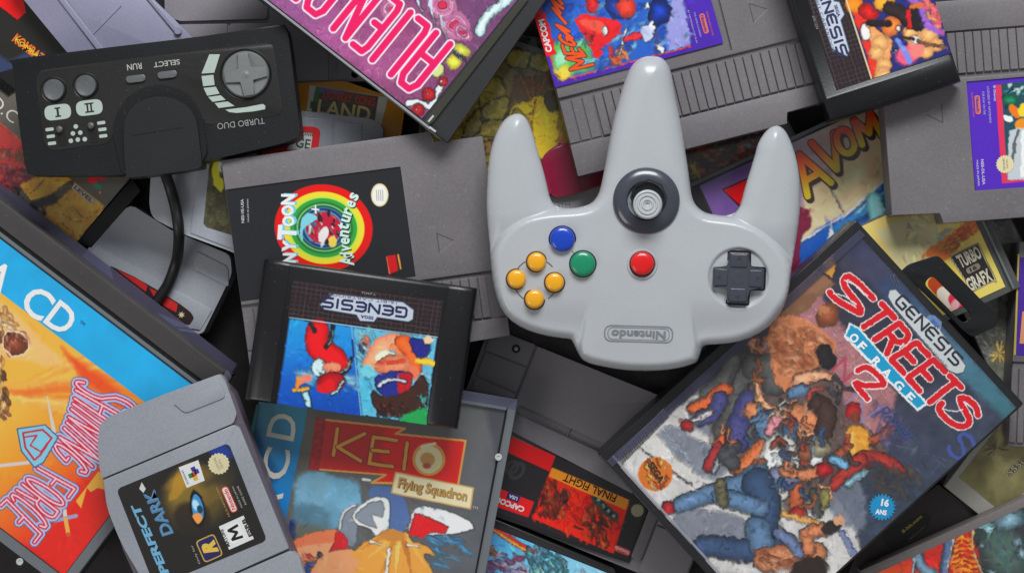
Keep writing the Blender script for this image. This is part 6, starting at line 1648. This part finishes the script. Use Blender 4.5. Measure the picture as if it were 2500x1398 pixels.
flat('lettering', t, [rect(141, 274, 5, 22, -7), rect(142.2, 284, 14, 3, -7), rect(139.8, 264, 14, 3, -7)], 58, ink(dk), .55)
flat('lettering', t, [rect(213.5, 263.6, 4, 20, -7), rect(222.5, 262.4, 4, 20, -7), rect(219.2, 273, 22, 3, -7), rect(216.8, 253, 22, 3, -7)], 58, ink(dk), .55)
text('lettering', t, 'RUN', (328, 163), 173, 36, 15, (176, 176, 170), 58, .45, bold=.015)
text('lettering', t, 'SELECT', (407, 155), 173, 64, 13, (176, 176, 170), 58, .45, bold=.015)
for p in ((331, 192), (408, 182)):
    slab('button', t, rnd(rect(p[0], p[1], 48, 17, -7), 8), 58, 1.5, BT, .6, 3, dz=1.4)
lathe('pad_well', t, (600, 182), [(64, .3), (62, .6), (59, .3), (58, 0)], 58, plastic('well_black', (20, 20, 21), .4, 0))
DP = plastic('grey_pad_disc', (116, 119, 118), .38, .06)
lathe('direction_disc', t, (600, 182), [(57, 0), (56, 1.4), (53, 2.0), (14, 1.2), (8, .9), (0, 1.0)], 58, DP)
cr = rnd([fp for fp in Fr((600, 182), -9).P([(-14, -52), (14, -52), (14, -14), (52, -14), (52, 14), (14, 14), (14, 52), (-14, 52), (-14, 14), (-52, 14), (-52, -14), (-14, -14)])], 2, 2)
slab('direction_cross', t, cr, 58, 1.6, DP, .4, 3, dz=2.9)
lathe('cross_dimple', t, (600, 182), [(11, 2.95), (8, 3.0), (4, 3.3), (0, 3.5)], 58, DP, 20)
seg = [[(511, 133), (537, 133), (523, 178), (492, 180)], [(492, 186), (521, 183), (524, 208), (496, 211)], [(497, 215), (527, 212), (536, 229), (506, 234)], [(508, 237), (539, 233), (551, 244), (519, 249)], [(524, 252), (556, 248), (573, 259), (534, 264)], [(550, 268), (600, 262), (642, 254), (648, 259), (647, 267), (620, 272), (578, 276), (560, 274)]]
flat('dial_marks', t, seg, 58, LT, .45)
text('lettering', t, 'TURBO DUO', (588, 302), 173, 116, 15, (150, 152, 150), 58, .45)
fl = [rnd(rect(x_, y_, 20, 8, -7), 3) for x_, y_ in ((121, 316), (124, 333), (127, 350), (247, 300), (250, 316), (252, 332))]
flat('switch_marks', t, fl + [ellipse(x_, y_, 5.6, 5.6, 0, 16) for x_, y_ in ((185, 309), (178, 326), (196, 324), (173, 344), (190, 341), (207, 340))], 58, LT, .45)
for p, e in (((145, 316), (152, 346)), ((222, 307), (231, 338))):
    flat('switch_slot', t, [rnd(rect((p[0] + e[0]) / 2 + 1, (p[1] + e[1]) / 2 + 4, 20, 44, -10), 9)], 58, ink((24, 24, 22)), .42)
    lathe('switch_knob', t, p, [(9, .5), (8, 2.0), (5, 2.6), (0, 2.8)], 58, plastic('knob_grey', (92, 90, 86), .35, 0), 20)
tube('cable', t, [(398, 400, 52), (404, 425, 46), (416, 460, 41.5), (429, 510, 41), (436, 556, 40.5), (436, 600, 33), (430, 640, 25), (412, 690, 22), (392, 722, 21.6), (368, 756, 21.6), (350, 790, 21.6)], 2.9, RUB)

# ------------------------------------------------------------------ pale grey three-pronged controller
OUT_ = [(1593, 137), (1617, 143), (1633, 162), (1642, 195), (1650, 242), (1662, 300), (1671, 356), (1681, 420), (1686, 460), (1692, 488), (1704, 506), (1723, 519), (1748, 524), (1772, 526), (1795, 518), (1807, 500), (1818, 460), (1830, 420), (1843, 378), (1850, 352), (1864, 328), (1880, 312), (1897, 307), (1912, 314), (1924, 331), (1936, 360), (1947, 400), (1953, 445), (1953, 500), (1949, 550), (1941, 600), (1932, 658), (1927, 700), (1920, 730), (1905, 764), (1875, 798), (1833, 823), (1788, 836), (1745, 840), (1719, 843), (1711, 858), (1703, 880), (1690, 888), (1655, 898), (1605, 904), (1548, 904), (1500, 899), (1450, 889), (1431, 882), (1418, 872), (1406, 850), (1396, 830), (1385, 826), (1340, 820), (1290, 806), (1249, 783), (1222, 749), (1207, 703), (1199, 650), (1196, 600), (1191, 552), (1188, 500), (1190, 438), (1194, 390), (1202, 352), (1214, 320), (1232, 292), (1256, 278), (1276, 281), (1290, 298), (1302, 330), (1313, 370), (1325, 410), (1335, 450), (1342, 480), (1351, 498), (1366, 506), (1393, 508), (1425, 503), (1448, 492), (1463, 468), (1471, 434), (1478, 400), (1489, 336), (1502, 275), (1518, 220), (1532, 180), (1546, 156), (1566, 141)]
OUT_ = smooth(OUT_, 2)
PLATE = [(1593, 137), (1617, 143), (1633, 162), (1642, 195), (1650, 242), (1662, 300), (1671, 356), (1681, 420), (1686, 460), (1692, 488), (1704, 506), (1723, 519), (1748, 524), (1800, 531), (1851, 550), (1889, 580), (1915, 610), (1936, 650), (1936, 700), (1926, 735), (1905, 766), (1875, 800), (1833, 825), (1788, 838), (1745, 842), (1719, 845), (1711, 860), (1703, 882), (1690, 890), (1655, 900), (1605, 906), (1548, 906), (1500, 901), (1450, 891), (1431, 884), (1416, 874), (1404, 852), (1394, 832), (1385, 828), (1340, 822), (1290, 808), (1247, 785), (1220, 750), (1205, 704), (1197, 650), (1199, 618), (1210, 590), (1229, 562), (1258, 536), (1296, 519), (1345, 510), (1393, 507), (1425, 503), (1448, 492), (1463, 468), (1471, 434), (1478, 400), (1489, 336), (1502, 275), (1518, 220), (1532, 180), (1546, 156), (1566, 141)]
PLATE = smooth(PLATE, 2)
def sd_poly(X, Y, pts):
    d = np.full(X.shape, 1e9); ins = np.zeros(X.shape, bool)
    for i in range(len(pts)):
        a, b = pts[i - 1], pts[i]
        dx, dy = b[0] - a[0], b[1] - a[1]; l = dx * dx + dy * dy + 1e-9
        t_ = np.clip(((X - a[0]) * dx + (Y - a[1]) * dy) / l, 0, 1)
        d = np.minimum(d, np.hypot(X - a[0] - t_ * dx, Y - a[1] - t_ * dy))
        if a[1] != b[1]: ins ^= ((a[1] > Y) != (b[1] > Y)) & (X < (b[0] - a[0]) * (Y - a[1]) / (b[1] - a[1]) + a[0])
    return np.where(ins, d, -d)
def prof(d, r, p=2.0):
    k = 1 - np.clip(d / r, 0, 1); return np.clip(1 - k ** p, 0, 1) ** (1 / p)
def sst(a, b, x): k = np.clip((x - a) / (b - a), 0, 1); return k * k * (3 - 2 * k)
LP = smooth([(1256, 278), (1276, 281), (1290, 298), (1302, 330), (1313, 370), (1325, 410), (1335, 450), (1342, 480), (1351, 498), (1380, 560), (1330, 660), (1250, 700), (1203, 680), (1197, 620), (1191, 552), (1188, 500), (1190, 438), (1194, 390), (1202, 352), (1214, 320), (1232, 292)], 2)
RP = smooth([(1897, 307), (1912, 314), (1924, 331), (1936, 360), (1947, 400), (1953, 445), (1953, 500), (1949, 550), (1941, 600), (1932, 680), (1890, 710), (1800, 640), (1770, 560), (1795, 518), (1807, 500), (1818, 460), (1830, 420), (1843, 378), (1850, 352), (1864, 328), (1880, 312)], 2)
cell = 3.0
gx = np.arange(1180, 1964, cell); gy = np.arange(128, 916, cell)
X, Y = np.meshgrid(gx, gy)
sdo = sd_poly(X, Y, OUT_)
# pull the outside ring of grid points onto the outline
eps = 1.0
gX = (sd_poly(X + eps, Y, OUT_) - sd_poly(X - eps, Y, OUT_)) / (2 * eps); gY = (sd_poly(X, Y + eps, OUT_) - sd_poly(X, Y - eps, OUT_)) / (2 * eps)
near = (sdo < 0) & (sdo > -cell * 1.5)
X = np.where(near, X - gX * sdo, X); Y = np.where(near, Y - gY * sdo, Y)
ins = sdo > -cell * 1.5
dO = np.maximum(sd_poly(X, Y, OUT_), 0); dO = np.where(near, 0, dO)
dP = np.maximum(sd_poly(X, Y, PLATE), 0)
dL = np.maximum(sd_poly(X, Y, LP), 0); dR = np.maximum(sd_poly(X, Y, RP), 0)
k = sst(560, 380, Y)
plate = 8.5 * prof(dP, 24, 2.0) * (1 - k) + 9.5 * prof(dP, 62, 2.1) * k
plate += 1.2 * sst(0, 160, dP) * (1 - k)
lp = 6.6 * prof(dL, 60, 2.0) * (1 - sst(520, 660, Y) * .7); rp = 6.6 * prof(dR, 56, 2.0) * (1 - sst(540, 680, Y) * .7)
z = np.maximum(plate, np.maximum(lp, rp))
z = np.minimum(z, 9.5 * prof(dO, 16, 2.0) + 1.5)
tong = sd_poly(X, Y, [(1440, 735), (1684, 735), (1712, 930), (1402, 930)])
wing = sst(725, 880, Y) * (1 - sst(-8, 5, tong)); z = z - wing * 4.2 * prof(dO, 60) * (dO > 0)
dish = np.hypot(X - 1803, Y - 678); z -= 1.5 * (1 - sst(68, 76, dish)) * (dO > 0)
z = np.where(dO <= 0, 0, np.maximum(z, 0.02))
zb = -11.5 * prof(dO, 42, 2.0)
ZM = 71.0
Hh, Ww = X.shape
idt = -np.ones(X.shape, int); idb = -np.ones(X.shape, int); V = []
use = np.zeros(X.shape, bool); F = []
cells = []
for j in range(Hh - 1):
    for i in range(Ww - 1):
        if ins[j, i] and ins[j, i + 1] and ins[j + 1, i] and ins[j + 1, i + 1] and max(sdo[j, i], sdo[j, i + 1], sdo[j + 1, i], sdo[j + 1, i + 1]) > 0:
            cells.append((j, i)); use[j:j + 2, i:i + 2] = True
for j, i in zip(*np.where(use)):
    idt[j, i] = len(V); V.append(W(X[j, i], Y[j, i], ZM + z[j, i]))
for j, i in zip(*np.where(use)):
    if dO[j, i] <= 0: idb[j, i] = idt[j, i]
    else: idb[j, i] = len(V); V.append(W(X[j, i], Y[j, i], ZM + zb[j, i]))
for j, i in cells:
    F.append((idt[j, i], idt[j + 1, i], idt[j + 1, i + 1], idt[j, i + 1]))
    q_ = (idb[j, i], idb[j, i + 1], idb[j + 1, i + 1], idb[j + 1, i])
    if any(a != b for a, b in zip(q_, (idt[j, i], idt[j, i + 1], idt[j + 1, i + 1], idt[j + 1, i]))): F.append(q_)
F = [tuple(int(a) for a in q_) for q_ in F]
t = thing('game_controller', 'pale grey three-pronged controller with coloured round buttons, lying on top of the heap', 'game controller', (1570, 600), ZM - 11.5)
mesh_obj('shell', t and V, F, PAD, t, True)
def zt(x, y):
    j = int(round((y - 128) / cell)); i = int(round((x - 1180) / cell)); return ZM + float(z[j, i])
PD = plastic('slate_plastic', (64, 66, 76), .28, .04, coat=.3)
# stick
S0 = (1578, 490); zs = zt(1578, 560) + .1
lathe('stick_collar', t, S0, [(82, -1.5), (81, .3), (78, 1.0), (70, 2.0), (58, 2.7), (49, 2.6), (46, 1.9)], zs, plastic('slate_collar', (66, 67, 77), .22, .04, coat=.4), 72)
lathe('stick_gate', t, (1584, 482), [(44, 2.0), (38, .8), (20, .5), (0, .5)], zs, plastic('gate_black', (22, 22, 28), .35, 0), 8, False)
lathe('gate_rim', t, (1584, 482), [(46, 2.4), (44, 2.9), (42, 2.8), (41, 1.2)], zs, plastic('gate_dark', (38, 39, 48), .3, 0), 8, False)
lathe('stick_post', t, (1583, 492), [(13, 9), (17, 2), (24, .5)], zs, plastic('stick_grey', (182, 186, 188), .35, .03), 32)
lathe('stick_cap', t, (1581, 499), [(31, 8.2), (35, 9.2), (36, 10.2), (34, 11.2), (31, 11.5), (29, 10.9), (26, 10.9), (24, 11.5), (21, 11.5), (19, 10.9), (16, 10.9), (14, 11.4), (11, 11.4), (9, 10.8), (6, 10.8), (4, 10.2), (0, 9.6)], zs, plastic('stick_grey', (182, 186, 188), .35, .03), 48)
# round buttons
def button(p, r, col, nm):
    zz = zt(*p)
    lathe('button_rim', t, p, [(r + 3.5, .02), (r + 2, .12), (r - 1, .1)], zz, plastic(nm + '_rim', tuple(v * .35 for v in col), .4, 0), 48)
    lathe('button', t, p, [(r, .0), (r - .3, 1.8), (r - 2, 2.8), (r - 5, 3.3), (r * .6, 3.6), (0, 3.8)], zz, plastic(nm, col, .28, .0, coat=.4, var=.02), 48)
button((1373, 584), 30.5, (22, 66, 186), 'blue_plastic')
button((1423, 644), 30.5, (22, 140, 98), 'green_plastic')
lathe('button_surround', t, (1568, 645), [(38, -.02), (36, .7), (33, .7), (31, .1)], zt(1568, 645), PAD)
button((1568, 643), 28.5, (226, 22, 24), 'red_plastic')
for p in ((1310, 639), (1261, 681), (1354, 689), (1305, 730)): button(p, 23, (240, 170, 26), 'yellow_plastic')
def zflat(poly, mat, dz, nm):
    P_ = poly if isinstance(poly[0][0], (tuple, list)) else [poly]
    V_, F_ = [], []
    for pl_ in P_:
        if signed(pl_) > 0: pl_ = pl_[::-1]
        b = len(V_); V_ += [W(x, y, zt(x, y) + dz) for x, y in pl_]; F_.append(tuple(range(b, b + len(pl_))))
    return mesh_obj(nm, V_, F_, mat, t)
GRV = plastic('engraved_grey', (112, 116, 122), .45, 0)
for a0, a1 in ((205, 245), (290, 325), (25, 60), (125, 155)):
    pts = [(1308 + 53 * math.cos(math.radians(a)), 685 + 53 * math.sin(math.radians(a))) for a in range(a0, a1 + 1, 6)]
    zflat(ribbon(pts, 2.4), plastic('engraved_dark', (84, 86, 88), .45, 0), .14, 'engraved_arc')
zflat(ribbon([(1396, 612), (1404, 620)], 2.2), GRV, .1, 'engraved_arc')
# cross pad
fD = Fr((1803, 678), 2.2)
zz = zt(1803, 620)
crs = lambda a, b: fD.P([(-a, -b), (a, -b), (a, -a), (b, -a), (b, a), (a, a), (a, b), (-a, b), (-a, a), (-b, a), (-b, -a), (-a, -a)])
slab('cross_well', t, rnd(crs(29, 67), 5, 2), zz, .4, plastic('gate_black', (22, 22, 28), .35, 0), .1, 1, dz=.25)
slab('cross_pad', t, rnd(crs(25, 62), 5, 3), zz, 3, PD, 1.0, 4, dz=3.6)
lathe('cross_dimple', t, (1803, 678), [(18, 3.62), (14, 3.75), (9, 3.66), (0, 3.62)], zz, PD, 32)
for a in (0, 90, 180, 270):
    g_ = Fr((1803, 678), 2.2 + a)
    slab('pad_arm', t, rnd(g_.P([(26, -20), (58, -21), (58, 21), (26, 20)]), 4, 3), zz, .8, PD, .45, 3, dz=4.2)
    flat('arrow_mark', t, [g_.P([(44, -6), (53, 0), (44, 6)])], zz, plastic('slate_mark', (50, 52, 60), .4, 0), 4.28)
# maker's oval
zl = zt(1559, 815)
ov = lambda w, h: rnd(rect(1559, 815, w, h, 1.6), h / 2 - .1, 10)
zflat(ribbon(ov(166, 38) + [ov(166, 38)[0]], 3), plastic('engraved_dark2', (122, 126, 131), .45, 0), .16, 'engraved_oval')
zflat(ribbon(ov(150, 29) + [ov(150, 29)[0]], 1.5), GRV, .14, 'engraved_oval')
text('lettering', t, 'Nintendo', (1559, 815.5), 181.6, 132, 19, (120, 124, 129), zl + .1, .2, bold=.025)
